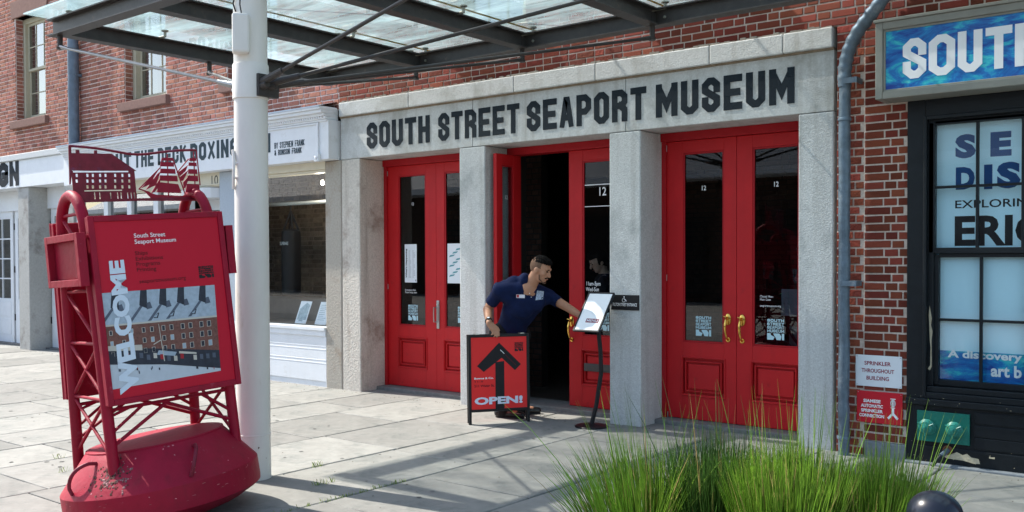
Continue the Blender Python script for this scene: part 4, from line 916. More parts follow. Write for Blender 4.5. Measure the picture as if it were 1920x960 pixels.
for x, y in nodes:
    q = Vector((x, y, CZ-.10)); d = (q-hub).normalized(); s_ = hub+d*.15
    b = MB(); b.bar(s_+d*.22, q-d*.06, .0135, 10); part('strut', b, M_rod if x < -8 else M_steel, can, smooth=True)
    b = MB(); b.bar(s_, s_+d*.24, .030, 10, .022); part('strut_end', b, M_steel if x > -8 else M_rod, can, smooth=True)
    b = MB(); b.bar(q-d*.14, q, .014, 8, .022); part('strut_end', b, M_steel if x > -8 else M_rod, can, smooth=True)
# second star of struts for the next column to the right, out of the picture
GX0, GY0, GY1, GZ = -8.84, 3.98, 7.62, CZ+.205
gx = [GX0]+[x for x in BX[1:-1]]+[1.7]
for i in range(len(gx)-1):
    b = MB(); b.box(gx[i]+.008, gx[i+1]-.008, GY0, GY1, GZ, GZ+.016); part('glass_pane', b, G_can, can)
    b = MB(); b.box(gx[i+1]-.008, gx[i+1]+.008, GY0, GY1, GZ+.003, GZ+.013); part('sealant', b, M_seal, can)
for x in BX:
    for y in (YO+.02, 5.1, 6.25, YI-.02):
        for dx in ((-.11, .11) if x > BX[0] else (.14,)):
            b = MB(); b.bar((x+dx, y, CZ+.135), (x+dx, y, GZ), .014, 8); b.lathe([(0, 0), (.034, 0), (.034, .012), (0, .014)], 14, (x+dx, y, GZ-.016)); b.bar((x, y, CZ+.143), (x+dx, y, CZ+.143), .012, 6); part('glass_fixing', b, M_bolt, can)
for x in BX[1:-1]:      # stay rods going up to the wall, seen through the glass
    b = MB(); b.bar((x, 5.1, CZ+.14), (x+.0, Yf+.02, 6.3), .011, 8); part('stay_rod', b, M_rod, can, smooth=True)

col = thing('column', 'tall pale painted steel column with a white box near its top', 'column', (CC[0], CC[1], 0))
b = MB(); b.lathe([(.124, -.02), (.121, .3), (.119, 2.70), (.119, 4.2)], 40, (CC[0], CC[1], 0)); part('shaft', b, M_colm, col, smooth=True)
b = MB(); b.lathe([(.119, 2.745), (.128, 2.75), (.128, 2.99), (.125, 3.0), (.119, 3.002)], 40, (CC[0], CC[1], 0)); part('collar', b, M_colm, col, smooth=True)
b = MB(); b.lathe([(.121, .318), (.1235, .32), (.1235, .328), (.121, .33)], 40, (CC[0], CC[1], 0)); part('weld_seam', b, M_colm, col, smooth=True)
b = MB(); rr = random.Random(31)
for i in range(26):
    a = rr.uniform(-2.6, .6); z = abs(rr.gauss(0, .16)) if i < 45 else rr.uniform(.3, 2.6); q = rr.uniform(.002, .007)*(1 if z < .5 else .5); n_ = 6
    pts = [(a+math.cos(6.283*j/n_)*q/.121*rr.uniform(.5, 1.2), z+math.sin(6.283*j/n_)*q*rr.uniform(.5, 1.6)) for j in range(n_)]
    b.add([(CC[0]+.1245*math.cos(t), CC[1]+.1245*math.sin(t), h) for t, h in pts], [tuple(range(n_))])
part('paint_chips', b, mat('chipped_rust', (.16, .09, .06), .9, var=.4, vs=40, isl=.5), col, kind='stuff')
fr = Vector((-CC[0], -CC[1], 0)).normalized(); rt2 = Vector((-fr.y, fr.x, 0))
mt = Matrix((rt2, -fr, Vector((0, 0, 1)))).transposed().to_4x4(); mt.translation = Vector((CC[0], CC[1], 0))
b = MB(); b.box(-.125, -.005, -.185, -.07, 3.05, 3.33); bx_ = part('junction_box', b, M_colm, col, bevel=.018, world=False); bx_.matrix_parent_inverse = ROOTM[col.name].inverted() @ mt
b = MB(); d0 = hub
for a in range(0, 360, 60): pass
b.box(-.012, .012, 0, 0, 0, 0); b.v = []; b.f = []; b.mi = []
ang = [math.atan2(y-CC[1], x-CC[0]) for x, y in nodes]
for a in ang[2:]: b.bar(hub+Vector((math.cos(a), math.sin(a), 0))*.10, hub+Vector((math.cos(a), math.sin(a), .05))*.20, .036, 8, .028)
bq = hub+Vector((.10, .02, 0)); b.box(bq.x-.01, bq.x+.045, bq.y-.06, bq.y+.12, 2.76, 2.92); part('strut_bracket', b, M_steel, col, bevel=.004)
b = MB(); a = ang[0]
for a in ang[:2]: b.bar(hub+Vector((math.cos(a), math.sin(a), 0))*.10, hub+Vector((math.cos(a), math.sin(a), .05))*.20, .030, 8, .022)
part('strut_bracket', b, M_colm, col)
b = MB(); px_, py_ = CC[0]-.135*rt2.x*-1*-1, CC[1]-.135*rt2.y
cw = Vector((CC[0], CC[1], 0))-rt2*.128+fr*.03
b.tube([cw+Vector((0, 0, 2.38)), cw+Vector((.03, -.01, 2.30)), cw+Vector((.035, -.02, 2.18)), cw+Vector((.005, 0, 2.10))], .011, 8); b.bar(cw+Vector((.03, 0, 2.18)), cw+Vector((.09, .03, 2.18)), .012); b.bar(cw+Vector((.03, 0, 2.28)), cw+Vector((.09, .03, 2.28)), .012)
part('cleat', b, M_colm, col, smooth=True)
b = MB(); c0 = Vector((CC[0], CC[1], 0))-rt2*.10+fr*.08
b.tube([c0+Vector((0, 0, 3.36)), c0+Vector((-.03, 0, 3.42)), c0+Vector((.01, 0, 3.50)), c0+Vector((-.03, 0, 3.56)), c0+Vector((0, 0, 3.7))], .006, 6)
b.tube([c0+Vector((.07, 0, 3.33)), c0+Vector((.05, 0, 3.40)), c0+Vector((.06, 0, 3.5))], .005, 6); part('cable', b, M_blk, col, smooth=True)

# ================================================================== the red buoy carrying the welcome sign
O_ = Vector((-5.5394, 3.3278, .112)); BS = .93
BM = Matrix(((0.1135, 0.9922, -0.0506), (0.9914, -0.1165, -0.0602), (0.0656, 0.0433, 0.9969)))   # columns: along, towards viewer, up
bmx = Matrix.Identity(4)
for i in range(3):
    bmx[i][0] = BM[i][0]; bmx[i][1] = -BM[i][1]; bmx[i][2] = BM[i][2]
q_ = bmx.to_3x3().to_quaternion(); bmx = q_.to_matrix().to_4x4() @ Matrix.Scale(BS, 4); bmx.translation = O_
BI = bmx.inverted()
def bl(px, py, y):       # point on the local plane y
    o = BI @ CAM; d = BI.to_3x3() @ ray(px, py); k = (y-o.y)/d.y; return o+d*k
buoy = thing('buoy_sign', 'tilted crimson harbour buoy carrying the WELCOME poster frame', 'buoy sign', mtx=bmx)
b = MB(); b.lathe([(0, -.17), (.30, -.16), (.50, -.10), (.61, -.045), (.638, -.026), (.641, .0), (.641, .128), (.634, .139), (.444, .376), (.432, .384), (.0, .395)], 72); hull = part('hull', b, M_buoy, buoy, smooth=True, world=False)
hw_ = Matrix.Translation((-5.512, 3.331, .112)) @ Matrix.Rotation(math.hypot(.096, .121), 4, Vector((.096, -.121, 0)).normalized()) @ Matrix.Scale(BS, 4); hull.matrix_local = BI @ hw_
def local(o, m): o.matrix_parent_inverse = Matrix.Identity(4); o.matrix_local = m; return o
LU = .424
def legw(v): return .306-(v-.24)*.068
for u in (-LU, LU):
    b = MB(); zt = 1.80; w1 = legw(zt); pts = [(u, -legw(.2), .10), (u, -legw(1.0), 1.0), (u, -w1, zt)]
    for a in range(15, 166, 15): pts.append((u, -w1*math.cos(R(a)), zt+.245*math.sin(R(a))))
    pts += [(u, w1, zt), (u, legw(1.0), 1.0), (u, legw(.2), .10)]
    part('leg_hoop', b.tube(pts, .036, 16), M_buoy, buoy, smooth=True, world=False)
    b = MB()
    for v in (.72, 1.08, 1.42, 1.92): ww = legw(min(v, 1.8))*(1 if v < 1.8 else .88); b.bar((u, -ww, v), (u, ww, v), .011, 8)
    for va, vb, s in ((1.75, 1.42, 1), (1.42, 1.08, -1), (1.08, .72, 1), (.72, .34, 1), (.72, .34, -1), (1.08, .72, -1), (1.92, 1.6, -1)): b.bar((u, -legw(va)*s, va), (u, legw(vb)*s, vb), .0115, 8)
    part('side_lattice', b, M_buoy, buoy, smooth=True, world=False)
for s in (-1, 1):
    b = MB(); w = legw(.65)*s
    b.bar((-LU, -w, .655), (LU, -w, .655), .012, 8); b.bar((-LU, -w, .61), (-LU+.15, -w, .655), .010, 8)
    wf = legw(.42)*s
    b.bar((-LU, -wf, .42), (-.02, -w, .65), .0125, 8); b.bar((LU, -wf, .44), (-.06, -w, .65), .0125, 8); b.bar((LU, -legw(.5)*s, .50), (.22, -w, .65), .0115, 8); b.bar((-LU, -legw(.55)*s, .50), (-.2, -w, .65), .011, 8)
    part('face_lattice', b, M_buoy, buoy, smooth=True, world=False)
# poster frames, front and back
lean = math.atan2(.056, 1.19)
fm = Matrix.Translation((0, -.377, .695)) @ Matrix.Rotation(-lean, 4, 'X')
bmk = Matrix.Rotation(math.pi, 4, 'Z') @ fm
PW, PH = .452, 1.19
pf = None
for mm in (fm, bmk):
    b = MB(); b.box(-PW, PW, .0, .045, 0, PH); fr_ = part('poster_frame', b, M_buoyd if False else M_buoy, buoy, world=False, bevel=.003); local(fr_, mm)
    b = MB(); t = .034
    b.box(-PW-.004, -PW+t, -.016, .0005, -.004, PH+.004); b.box(PW-t, PW+.004, -.016, .0005, -.004, PH+.004); b.box(-PW+t, PW-t, -.016, .0005, -.004, t); b.box(-PW+t, PW-t, -.016, .0005, PH-t, PH+.004)
    part('frame_lip', b, M_buoy, fr_, bevel=.004)
    b = MB(); b.box(-PW+t, PW-t, -.004, .0002, t, PH-t); po = part('poster', b, M_poster, fr_)
    if pf is None: pf = fr_
for u, v in ((-.43, 1.0), (-.43, .2)):
    b = MB(); b.bar((-PW-.014, .02, PH-.12), (-PW+.0, .02, PH-.12), .014, 10); part('hinge_bolt', b, M_buoy, pf)
    break
PI_ = (bmx @ fm).inverted(); po_ = PI_ @ CAM
def pq(px, py): d = PI_.to_3x3() @ ray(px, py); k = (-.005-po_.y)/d.y; r = po_+d*k; return r.x, r.z
yp0 = -.0045
def ptext(s, p0, p1, m_, bold=.0, **k):     # lower-left, upper-right as seen
    a, c = pq(*p0), pq(*p1); b = MB(); type_text(b, s, a[0], c[0], a[1], c[1], yp0, bold, **k); return part('lettering', b, m_, pf)
ptext('South Street\nSeaport Museum', (253, 460), (328, 434), M_txtw, .008)
ptext('Ships\nExhibitions\nPrograms\nPrinting', (257, 512), (304, 468), M_txtr, .012); ptext('seaportmuseum.org', (262, 534), (348, 518), M_txtr, .008)
a, c = pq(374, 522), pq(399, 497); b = MB(); museum_logo(b, a[0], c[0], a[1], c[1], yp0, .34); part('logo', b, M_txt, pf)
# printed photograph of the brick row: flat shapes on the poster
A = [pq(188, 550), pq(402, 534), pq(414, 695), pq(208, 731)]     # TL TR BR BL
def st(s, t):
    x = (A[3][0]*(1-s)+A[2][0]*s)*(1-t)+(A[0][0]*(1-s)+A[1][0]*s)*t; z = (A[3][1]*(1-s)+A[2][1]*s)*(1-t)+(A[0][1]*(1-s)+A[1][1]*s)*t; return x, z
PM = [mat('print_roof_blue', (.36, .44, .52), .5, var=.2, vs=30), mat('print_brick', (.17, .075, .06), .5, var=.4, vs=60), mat('print_dark', (.03, .035, .05), .5, var=.3, vs=30), mat('print_plaza', (.50, .56, .62), .5, var=.06, vs=20), mat('print_window', (.32, .40, .48), .5), mat('print_cream', (.52, .50, .44), .5), mat('print_slate', (.09, .11, .15), .5, var=.3), mat('print_red', (.35, .02, .03), .5)]
b = MB(); lay_ = 0
def shp(pts, mi, lv): b.cur = mi; b.prism([st(*p) for p in pts], yp0-.0004*lv-.0003, yp0-.0004*lv+.0003)
shp([(0, 0), (1, 0), (1, 1), (0, 1)], 3, 0)
shp([(0, .66), (1, .64), (1, 1), (0, 1)], 0, 1)
for s in (.09, .33, .50, .66, .86): shp([(s-.13, .665), (s-.10, .665), (s+.03, .86), (s+.03, .90)], 6, 2); shp([(s-.02, .84), (s+.045, .80), (s+.055, 1), (s, 1)], 2, 3); shp([(s+.04, .79), (s+.09, .80), (s+.075, .87), (s+.04, .86)], 6, 3)
for s in (.42, .56, .76): shp([(s, .69), (s+.04, .685), (s+.055, .74), (s+.045, .745)], 2, 3); shp([(s+.005, .70), (s+.03, .695), (s+.045, .735)], 4, 4)
shp([(0, .40), (1, .20), (1, .63), (0, .655)], 1, 2); shp([(0, .65), (1, .625), (1, .645), (0, .668)], 5, 3)
shp([(0, .26), (.5, .17), (1, .03), (1, .24), (0, .44)], 2, 3); shp([(0, .40), (.30, .36), (.30, .42), (0, .45)], 5, 4); shp([(.62, .27), (.78, .235), (.78, .255), (.62, .295)], 5, 4)
shp([(.42, .29), (.58, .25), (.60, .29), (.44, .335)], 4, 4)
rr = random.Random(8)
for i in range(11):
    s = .05+i*.087+(.015 if i % 2 else 0)
    for r_ in range(3):
        top = .60-r_*.11+(-.01*s); w = .018+.012*s; h = .040+.02*s
        shp([(s-w/2-.004, top-h-.004), (s+w/2+.004, top-h-.004), (s+w/2+.004, top+.004), (s-w/2-.004, top+.004)], 5, 3); shp([(s-w/2, top-h), (s+w/2, top-h), (s+w/2, top), (s-w/2, top)], 2 if rr.random() < .7 else 4, 4)
for i in range(16): s = .03+i*.06; t = .30-.17*s+rr.uniform(-.01, .03); shp([(s, t), (s+.03, t-.006), (s+.03, t+.05), (s, t+.055)], rr.choice([4, 2, 5, 7, 6]), 5)
for i in range(15): s, t = rr.uniform(.05, .95), 0; t = .20-.13*s+rr.uniform(-.05, .0); w = rr.uniform(.006, .022); shp([(s, t), (s+w, t-.004), (s+w, t+.022), (s, t+.026)], rr.choice([2, 7, 6, 2]), 5)
shp([(.478, .21), (.486, .21), (.462, .62), (.458, .62)], 5, 6); shp([(.40, .40), (.47, .44), (.47, .45), (.40, .41)], 5, 6)
part('photo_print', b, PM, pf)
# WELCOME reading upwards
v_, f_ = type_mesh('WELCOME', .055); xs_ = [q[0] for q in v_]; ys_ = [q[1] for q in v_]
B0, B1, T0, T1 = pq(225, 741), pq(262, 728), pq(203, 489), pq(232, 487)
out = []
for q in v_:
    a = (q[0]-min(xs_))/(max(xs_)-min(xs_)); w = 1-(q[1]-min(ys_))/(max(ys_)-min(ys_))
    x = (B0[0]*(1-w)+B1[0]*w)*(1-a)+(T0[0]*(1-w)+T1[0]*w)*a; z = (B0[1]*(1-w)+B1[1]*w)*(1-a)+(T0[1]*(1-w)+T1[1]*w)*a; out.append((x, yp0-.0042, z))
b = MB(); b.add(out, f_); part('lettering', b, mat('pale_blue_print', (.62, .72, .82), .5, var=.02), pf)
# square frames on the two ends
for s in (-1, 1):
    b = MB(); ux = -LU-.05 if s < 0 else LU+.05; x0_, x1_ = sorted((ux, ux+s*.055)); t = .045; w0, w1, v0, v1 = -.33, .24, 1.455, 1.79
    b.box(x0_, x1_, w0, w0+t, v0, v1); b.box(x0_, x1_, w1-t, w1, v0, v1); b.box(x0_, x1_, w0+t, w1-t, v0, v0+t); b.box(x0_, x1_, w0+t, w1-t, v1-t, v1); xx = x1_-.012 if s < 0 else x0_
    b.box(xx, xx+.010, w0+t, w1-t, v0+t, v1-t); part('end_frame', b, M_buoy, buoy, bevel=.003, world=False)
# cut-out plate above: brick row with windows, and tall ships
def pl(px, py): r = bl(px, py, 0); return (r.x, r.z)
z68 = lambda x, y: pl(120+x/6.856, 260+y/6.856)
b = MB(); yy0, yy1 = -.004, .004
def pp(pts): b.prism([z68(*p) for p in pts], yy0, yy1)
pp([(90, 185), (385, 190), (610, 195), (930, 415), (100, 408)]); pp([(150, 145), (195, 145), (200, 190), (150, 190)]); pp([(385, 150), (422, 150), (425, 195), (385, 195)])
pp([(55, 95), (90, 95), (100, 430), (85, 590), (70, 590)])
tl, br = z68(92, 412), z68(925, 660); 
wins = []
for cxx in (163, 300, 370, 463, 533, 657, 750, 838):
    for cyy in (472, 545, 620):
        if cxx == 163 and cyy == 620: continue
        k = z68(cxx, cyy); wins.append((k[0]-.0075, k[0]+.0075, k[1]-.0105, k[1]+.0105))
slit = z68(110, 422); wins.append((tl[0]+.01, br[0]-.04, tl[1]-.012, tl[1]-.002)); 
low = z68(260, 672); wins.append((low[0], low[0]+.25, low[1]-.004, low[1]+.004))
LL = z68(300, 800)
for cxx in (395, 460, 600, 690, 735, 820, 865, 905): k = z68(cxx, 735); wins.append((k[0]-.004, k[0]+.004, k[1]-.022, k[1]+.022))
for a_, c_2, d_, e_ in cells(tl[0], br[0], LL[1], tl[1]-.0005, wins): b.prism([(a_, d_), (c_2, d_), (c_2, e_), (a_, e_)], yy0, yy1)
part('brick_row_cutout', b, M_buoyd, buoy, world=False)
b = MB()
pp([(930, 780), (1130, 775), (1100, 745), (1050, 690), (970, 645), (1180, 720), (1500, 735), (1560, 725), (1640, 740), (1760, 735), (1755, 800), (930, 800)])
for P_ in ([(1265, 245), (1395, 245), (1402, 285), (1258, 280)], [(1255, 300), (1405, 305), (1415, 360), (1245, 355)], [(1240, 385), (1425, 390), (1435, 452), (1235, 445)], [(1232, 470), (1450, 480), (1462, 550), (1230, 540)],
           [(1225, 560), (1465, 585), (1510, 700), (1190, 690)], [(1235, 375), (1215, 400), (1150, 500), (1130, 575), (990, 640), (1160, 450)], [(1200, 450), (1240, 420), (1180, 600), (1130, 620), (1050, 660)], [(1250, 480), (1225, 600), (1200, 640), (1160, 690), (1120, 700)],
           [(1615, 250), (1695, 250), (1700, 285), (1608, 285)], [(1605, 305), (1700, 310), (1705, 355), (1600, 350)], [(1600, 390), (1708, 395), (1712, 455), (1595, 450)], [(1590, 475), (1718, 480), (1725, 550), (1580, 545)], [(1580, 580), (1735, 585), (1745, 690), (1560, 690)],
           [(1590, 340), (1470, 430), (1490, 480), (1560, 420)], [(1600, 400), (1530, 540), (1500, 545), (1480, 500)], [(1620, 460), (1560, 630), (1540, 640), (1530, 560)]): pp(P_)
for p0, p1 in (((1325, 200), (1345, 740)), ((1665, 170), (1690, 740)), ((1400, 260), (1560, 720)), ((1240, 370), (965, 645)), ((1700, 150), (1750, 600)), ((1600, 260), (1450, 440)), ((960, 645), (1100, 690)), ((1240, 360), (1262, 250))):
    a_, c_2 = z68(*p0), z68(*p1); b.bar((a_[0], 0, a_[1]), (c_2[0], 0, c_2[1]), .0045, 6)
part('tall_ships_cutout', b, mat('bright_crimson_plate', (.28, .006, .028), .45, var=.15, vs=15), buoy, world=False)
b = MB(); rail = [z68(*p) for p in ((62, 95), (120, 96), (250, 106), (400, 122), (550, 145), (700, 172), (830, 196), (950, 205), (1080, 197), (1200, 180), (1350, 162), (1500, 150), (1650, 146), (1700, 150))]
b.tube([(x, 0, z) for x, z in rail], .0085, 8); part('top_rail', b, M_buoyd, buoy, smooth=True, world=False)
b = MB(); e_ = z68(300, 795); f2 = z68(1760, 795); b.box(e_[0]-.06, f2[0], -.006, .006, e_[1]-.012, e_[1]+.006); part('plate_foot', b, M_buoyd, buoy, world=False)
# lifting eyes on the hull, and a rusty broken patch
def slopept(ang, f): r = .634+(.444-.634)*f; return Vector((r*math.cos(ang), r*math.sin(ang), .139+.237*f))
for ang in (R(-86), R(-8), R(130)):
    b = MB(); a0_, a1_ = slopept(ang-.10, .10), slopept(ang+.10, .80); n_ = Vector((math.cos(ang)*.77, math.sin(ang)*.77, .64)); pts = []
    for k in range(11):
        t = k/10; pts.append(a0_.lerp(a1_, t)+n_*.085*math.sin(math.pi*t)**.6)
    b.tube(pts, .012, 8); part('lifting_eye', b, M_buoyd, hull, smooth=True)
b = MB(); rr = random.Random(21)
for i in range(150):
    ang = R(-61)+rr.gauss(0, .13); f = min(.9, max(.05, .42+rr.gauss(0, .2))); p = slopept(ang, f); n_ = Vector((math.cos(ang)*.77, math.sin(ang)*.77, .64)); a = n_.orthogonal().normalized(); c2_ = n_.cross(a); r0 = rr.uniform(.003, .012); vs = []
    k = 6
    for j in range(k): t = 6.283*j/k; q = r0*rr.uniform(.5, 1.3); vs.append(p+n_*rr.uniform(.0003, .0022)+(a*math.cos(t)+c2_*math.sin(t))*q)
    vs.append(p+n_*rr.uniform(.001, .004)); b.add(vs, [(j, (j+1) % k, k) for j in range(k)])
part('rust_flakes', b, M_rust, hull, kind='stuff')

b = MB(); rr = random.Random(5)
for i in range(46):       # scrapes round the rim and on the slope
    ang = rr.uniform(-2.4, 1.2); v = rr.uniform(.02, .13); L_ = rr.uniform(.008, .05); h_ = rr.uniform(.0015, .005); r0 = .6425
    b.add([(r0*math.cos(ang), r0*math.sin(ang), v), (r0*math.cos(ang+L_), r0*math.sin(ang+L_), v+rr.uniform(-.004, .004)), (r0*math.cos(ang+L_*.8), r0*math.sin(ang+L_*.8), v+h_), (r0*math.cos(ang+.2*L_), r0*math.sin(ang+.2*L_), v+h_)], [(0, 1, 2, 3)])
for i in range(40):
    ang = rr.uniform(-2.4, 1.2); f = rr.uniform(.03, .97); n_ = Vector((math.cos(ang)*.77, math.sin(ang)*.77, .64)); p = slopept(ang, f)+n_*.0012; a = n_.orthogonal().normalized(); c2_ = n_.cross(a); q = rr.uniform(.002, .008)
    b.add([p+(a*math.cos(6.283*j/6)+c2_*math.sin(6.283*j/6))*q*rr.uniform(.5, 1.3) for j in range(6)], [tuple(range(6))])
part('scrapes', b, mat('scraped_paint', (.42, .16, .17), .8, isl=.7), hull, kind='stuff')
b = MB(); ts = [R(a) for a in range(0, 361, 6)]; b.tube([(.443*math.cos(t), .443*math.sin(t), .377) for t in ts], .0055, 6); part('weld_seam', b, M_buoy, hull, smooth=True)

# ================================================================== folding OPEN sign
FL, FRt = onZ(882, 797), onZ(992, 790.5); ux = (FRt-FL); W_ = ux.length; ux.normalize(); tl_ = Vector((ux.y, -ux.x, 0))
zv = (Vector((0, 0, 1))-tl_*.03-ux*.025).normalized(); ny = zv.cross(ux).normalized(); 
am = Matrix((ux, ny, ux.cross(ny))).transposed().to_4x4(); am.translation = FL
af = thing('open_sign', 'folding black framed sign, red poster with black arrow and OPEN!', 'sign', mtx=am)
AI = am.inverted(); ao = AI @ CAM
def aq(px, py, y=-.0): d = AI.to_3x3() @ ray(px, py); k = (y-ao.y)/d.y; r = ao+d*k; return r.x, r.z
HS = aq(880, 628)[1]; zb = aq(883, 774)[1]
b = MB()
for yo in (0, .045):
    b.box(-.012, .016, yo, yo+.022, 0 if yo == 0 else .01, HS); b.box(W_-.016, W_+.012, yo, yo+.022, 0 if yo == 0 else .01, HS); b.box(.016, W_-.016, yo, yo+.022, HS-.028, HS); b.box(.016, W_-.016, yo, yo+.022, zb, zb+.026)
part('frame', b, M_blk, af, bevel=.003, world=False)
b = MB(); b.box(.014, W_-.014, .006, .016, zb+.02, HS-.02); b.box(.014, W_-.014, .05, .058, zb+.02, HS-.02); pn = part('poster', b, M_poster2, af, world=False)
b = MB()
for x in (.06, W_-.08): b.box(x, x+.04, -.004, .07, HS, HS+.006)
part('hinge', b, M_chrome, af, world=False)
def a4(x, y): return aq(860+x/4.363, 600+y/4.363, .006)
b = MB(); ya = .0055
b.prism([a4(*p) for p in ((302, 745), (300, 345), (372, 335), (376, 742))], ya-.001, ya); b.prism([a4(*p) for p in ((330, 185), (375, 290), (205, 425), (150, 378))], ya-.0015, ya-.0004); b.prism([a4(*p) for p in ((330, 185), (508, 360), (460, 410), (300, 260))], ya-.002, ya-.0008); part('arrow', b, M_txt, pn)
def at_(s, p0, p1, m_, bold, y=ya): a = a4(*p0); c = a4(*p1); b = MB(); type_text(b, s, a[0], c[0], a[1], c[1], y, bold); part('lettering', b, m_, pn)
at_('Bowne & Co.', (127, 488), (285, 465), M_txtw, .03); at_('11-5', (132, 512), (200, 498), M_txtr, .02); at_('211 Water St.', (128, 552), (292, 525), M_txtr, .02)
at_('OPEN!', (130, 697), (522, 615), mat('pale_lilac_print', (.70, .74, .88), .5, var=.02), .045, ya-.003)
a, c = a4(458, 255), a4(526, 180); b = MB(); museum_logo(b, a[0], c[0], a[1], c[1], ya, .34); part('logo', b, M_txt, pn)
b = MB(); P0_, P1_ = a4(338, 245), a4(468, 372); d = Vector((P1_[0]-P0_[0], P1_[1]-P0_[1])); n = Vector((-d.y, d.x)).normalized()*.006; p0v, p1v = Vector(P0_), Vector(P1_)
b.prism([tuple(p0v), tuple(p0v+d*.25), tuple(p0v+d*.25+n), tuple(p0v+n)], ya-.0025, ya-.0021); part('small_print', b, M_txtw, pn)
b = MB(); b.prism([tuple(p0v+d*.3), tuple(p1v), tuple(p1v+n*.8), tuple(p0v+d*.3+n*.8)], ya-.0025, ya-.0021); part('small_print', b, M_txtr, pn)

# ================================================================== menu stand
ms = thing('menu_stand', 'black pedestal stand with a tilted white framed menu', 'stand', (-5.02, 7.45, 0))
bx0 = onZ(1109, 800)
b = MB(); b.lathe([(0, 0), (.155, 0), (.158, .006), (.150, .014), (.05, .022), (.022, .034), (0, .035)], 36, tuple(bx0)); part('base', b, M_blk, ms, smooth=True)
dS = (bx0-CAM).dot(FW); top = onD(1122, 618, dS); mid_ = onD(1127, 700, dS); low_ = onD(1118, 760, dS)
b = MB(); b.tube([bx0+Vector((0, 0, .02)), low_, mid_, onD(1126, 660, dS), top], .021, 12); part('pole', b, M_blk, ms, smooth=True)
wd = (Vector((.8, 0, 0))*0 + (_rt*.80 - Vector((FW.x, FW.y, 0)).normalized()*.60)).normalized(); hd = (_rt*.6+Vector((FW.x, FW.y, 0)).normalized()*.8).normalized()
upv = (hd*.295+Vector((0, 0, .36))).normalized(); nrm = upv.cross(wd)   # pointing back/down side
sm = Matrix((wd, upv.cross(wd), upv)).transposed().to_4x4(); BLc = onD(1074, 620, dS-.02)
sm.translation = BLc
SI = sm.inverted(); so = SI @ CAM
def sq(px, py): d = SI.to_3x3() @ ray(px, py); k = -so.y/d.y; r = so+d*k; return r.x, r.z
c1, c2, c3 = sq(1117, 622), sq(1155, 545), sq(1108, 544)
BWd, BHt = .285, .455
b = MB(); t = .016; b.box(0, BWd, 0, .014, 0, BHt); fr2 = part('frame', b, mat('dark_blue_grey_frame', (.02, .035, .05), .4), ms, world=False); fr2.matrix_parent_inverse = ROOTM[ms.name].inverted() @ sm
b = MB(); b.box(t, BWd-t, -.002, .0, t, BHt-t); part('menu_sheet', b, mat('bright_menu_paper', (.86, .88, .90), .35, var=.02, coat=.4), fr2)
b = MB(); b.box(.10, .24, -.0032, -.0022, .10, .145); part('menu_print', b, mat('maroon_print', (.25, .02, .04), .5), fr2)
b = MB(); type_text(b, 'MENU', .11, .23, .108, .137, -.0033, .01); part('lettering', b, M_sheet, fr2)
b = MB(); b.box(0, BWd, -.006, 0, 0, t*.8); b.box(0, t*.8, -.006, 0, t*.8, BHt-t*.8); b.box(BWd-t*.8, BWd, -.006, 0, t*.8, BHt-t*.8); b.box(0, BWd, -.006, 0, BHt-t*.8, BHt); part('frame_edge', b, M_blk, fr2)
b = MB(); b.bar(top-Vector((0, 0, .03)), sm @ Vector((BWd*.75, .02, .07)), .018, 8); part('bracket', b, M_blk, ms, smooth=True)

# ================================================================== people
def basis_of(d, upn=Vector((0, 0, 1))):
    z = d.normalized(); x = upn.cross(z); x = x.normalized() if x.length > 1e-4 else Vector((1, 0, 0)); return Matrix((x, z.cross(x), z)).transposed()
def cone_mesh(p0, p1, r0, r1, n=20, k=8):
    p0, p1 = Vector(p0), Vector(p1); d = p1-p0; L = d.length; B = basis_of(d, Vector((.13, .21, .97))); prof = []
    for i in range(k+1): a = -math.pi/2+math.pi/2*i/k; prof.append((r0*math.cos(a), r0*math.sin(a)))
    for i in range(k+1): a = math.pi/2*i/k; prof.append((r1*math.cos(a), L+r1*math.sin(a)))
    vs = [p0+B @ Vector((r*math.cos(2*math.pi*j/n), r*math.sin(2*math.pi*j/n), h)) for r, h in prof for j in range(n)]
    m_ = len(prof); fs = [(i*n+j, i*n+(j+1) % n, (i+1)*n+(j+1) % n, (i+1)*n+j) for i in range(m_-1) for j in range(n)]+[tuple(range(n-1, -1, -1)), tuple(range((m_-1)*n, m_*n))]
    return vs, fs
def ell_mesh(c, rad, B=None, n=24, k=16):
    c = Vector(c); B = B or Matrix.Identity(3); vs = []
    for i in range(1, k):
        a = math.pi*i/k
        for j in range(n): t = 2*math.pi*j/n; vs.append(c+B @ Vector((rad[0]*math.sin(a)*math.cos(t), rad[1]*math.sin(a)*math.sin(t), -rad[2]*math.cos(a))))
    m_ = k-1; fs = [(i*n+j, i*n+(j+1) % n, (i+1)*n+(j+1) % n, (i+1)*n+j) for i in range(m_-1) for j in range(n)]+[tuple(range(n-1, -1, -1)), tuple(range((m_-1)*n, m_*n))]
    return vs, fs
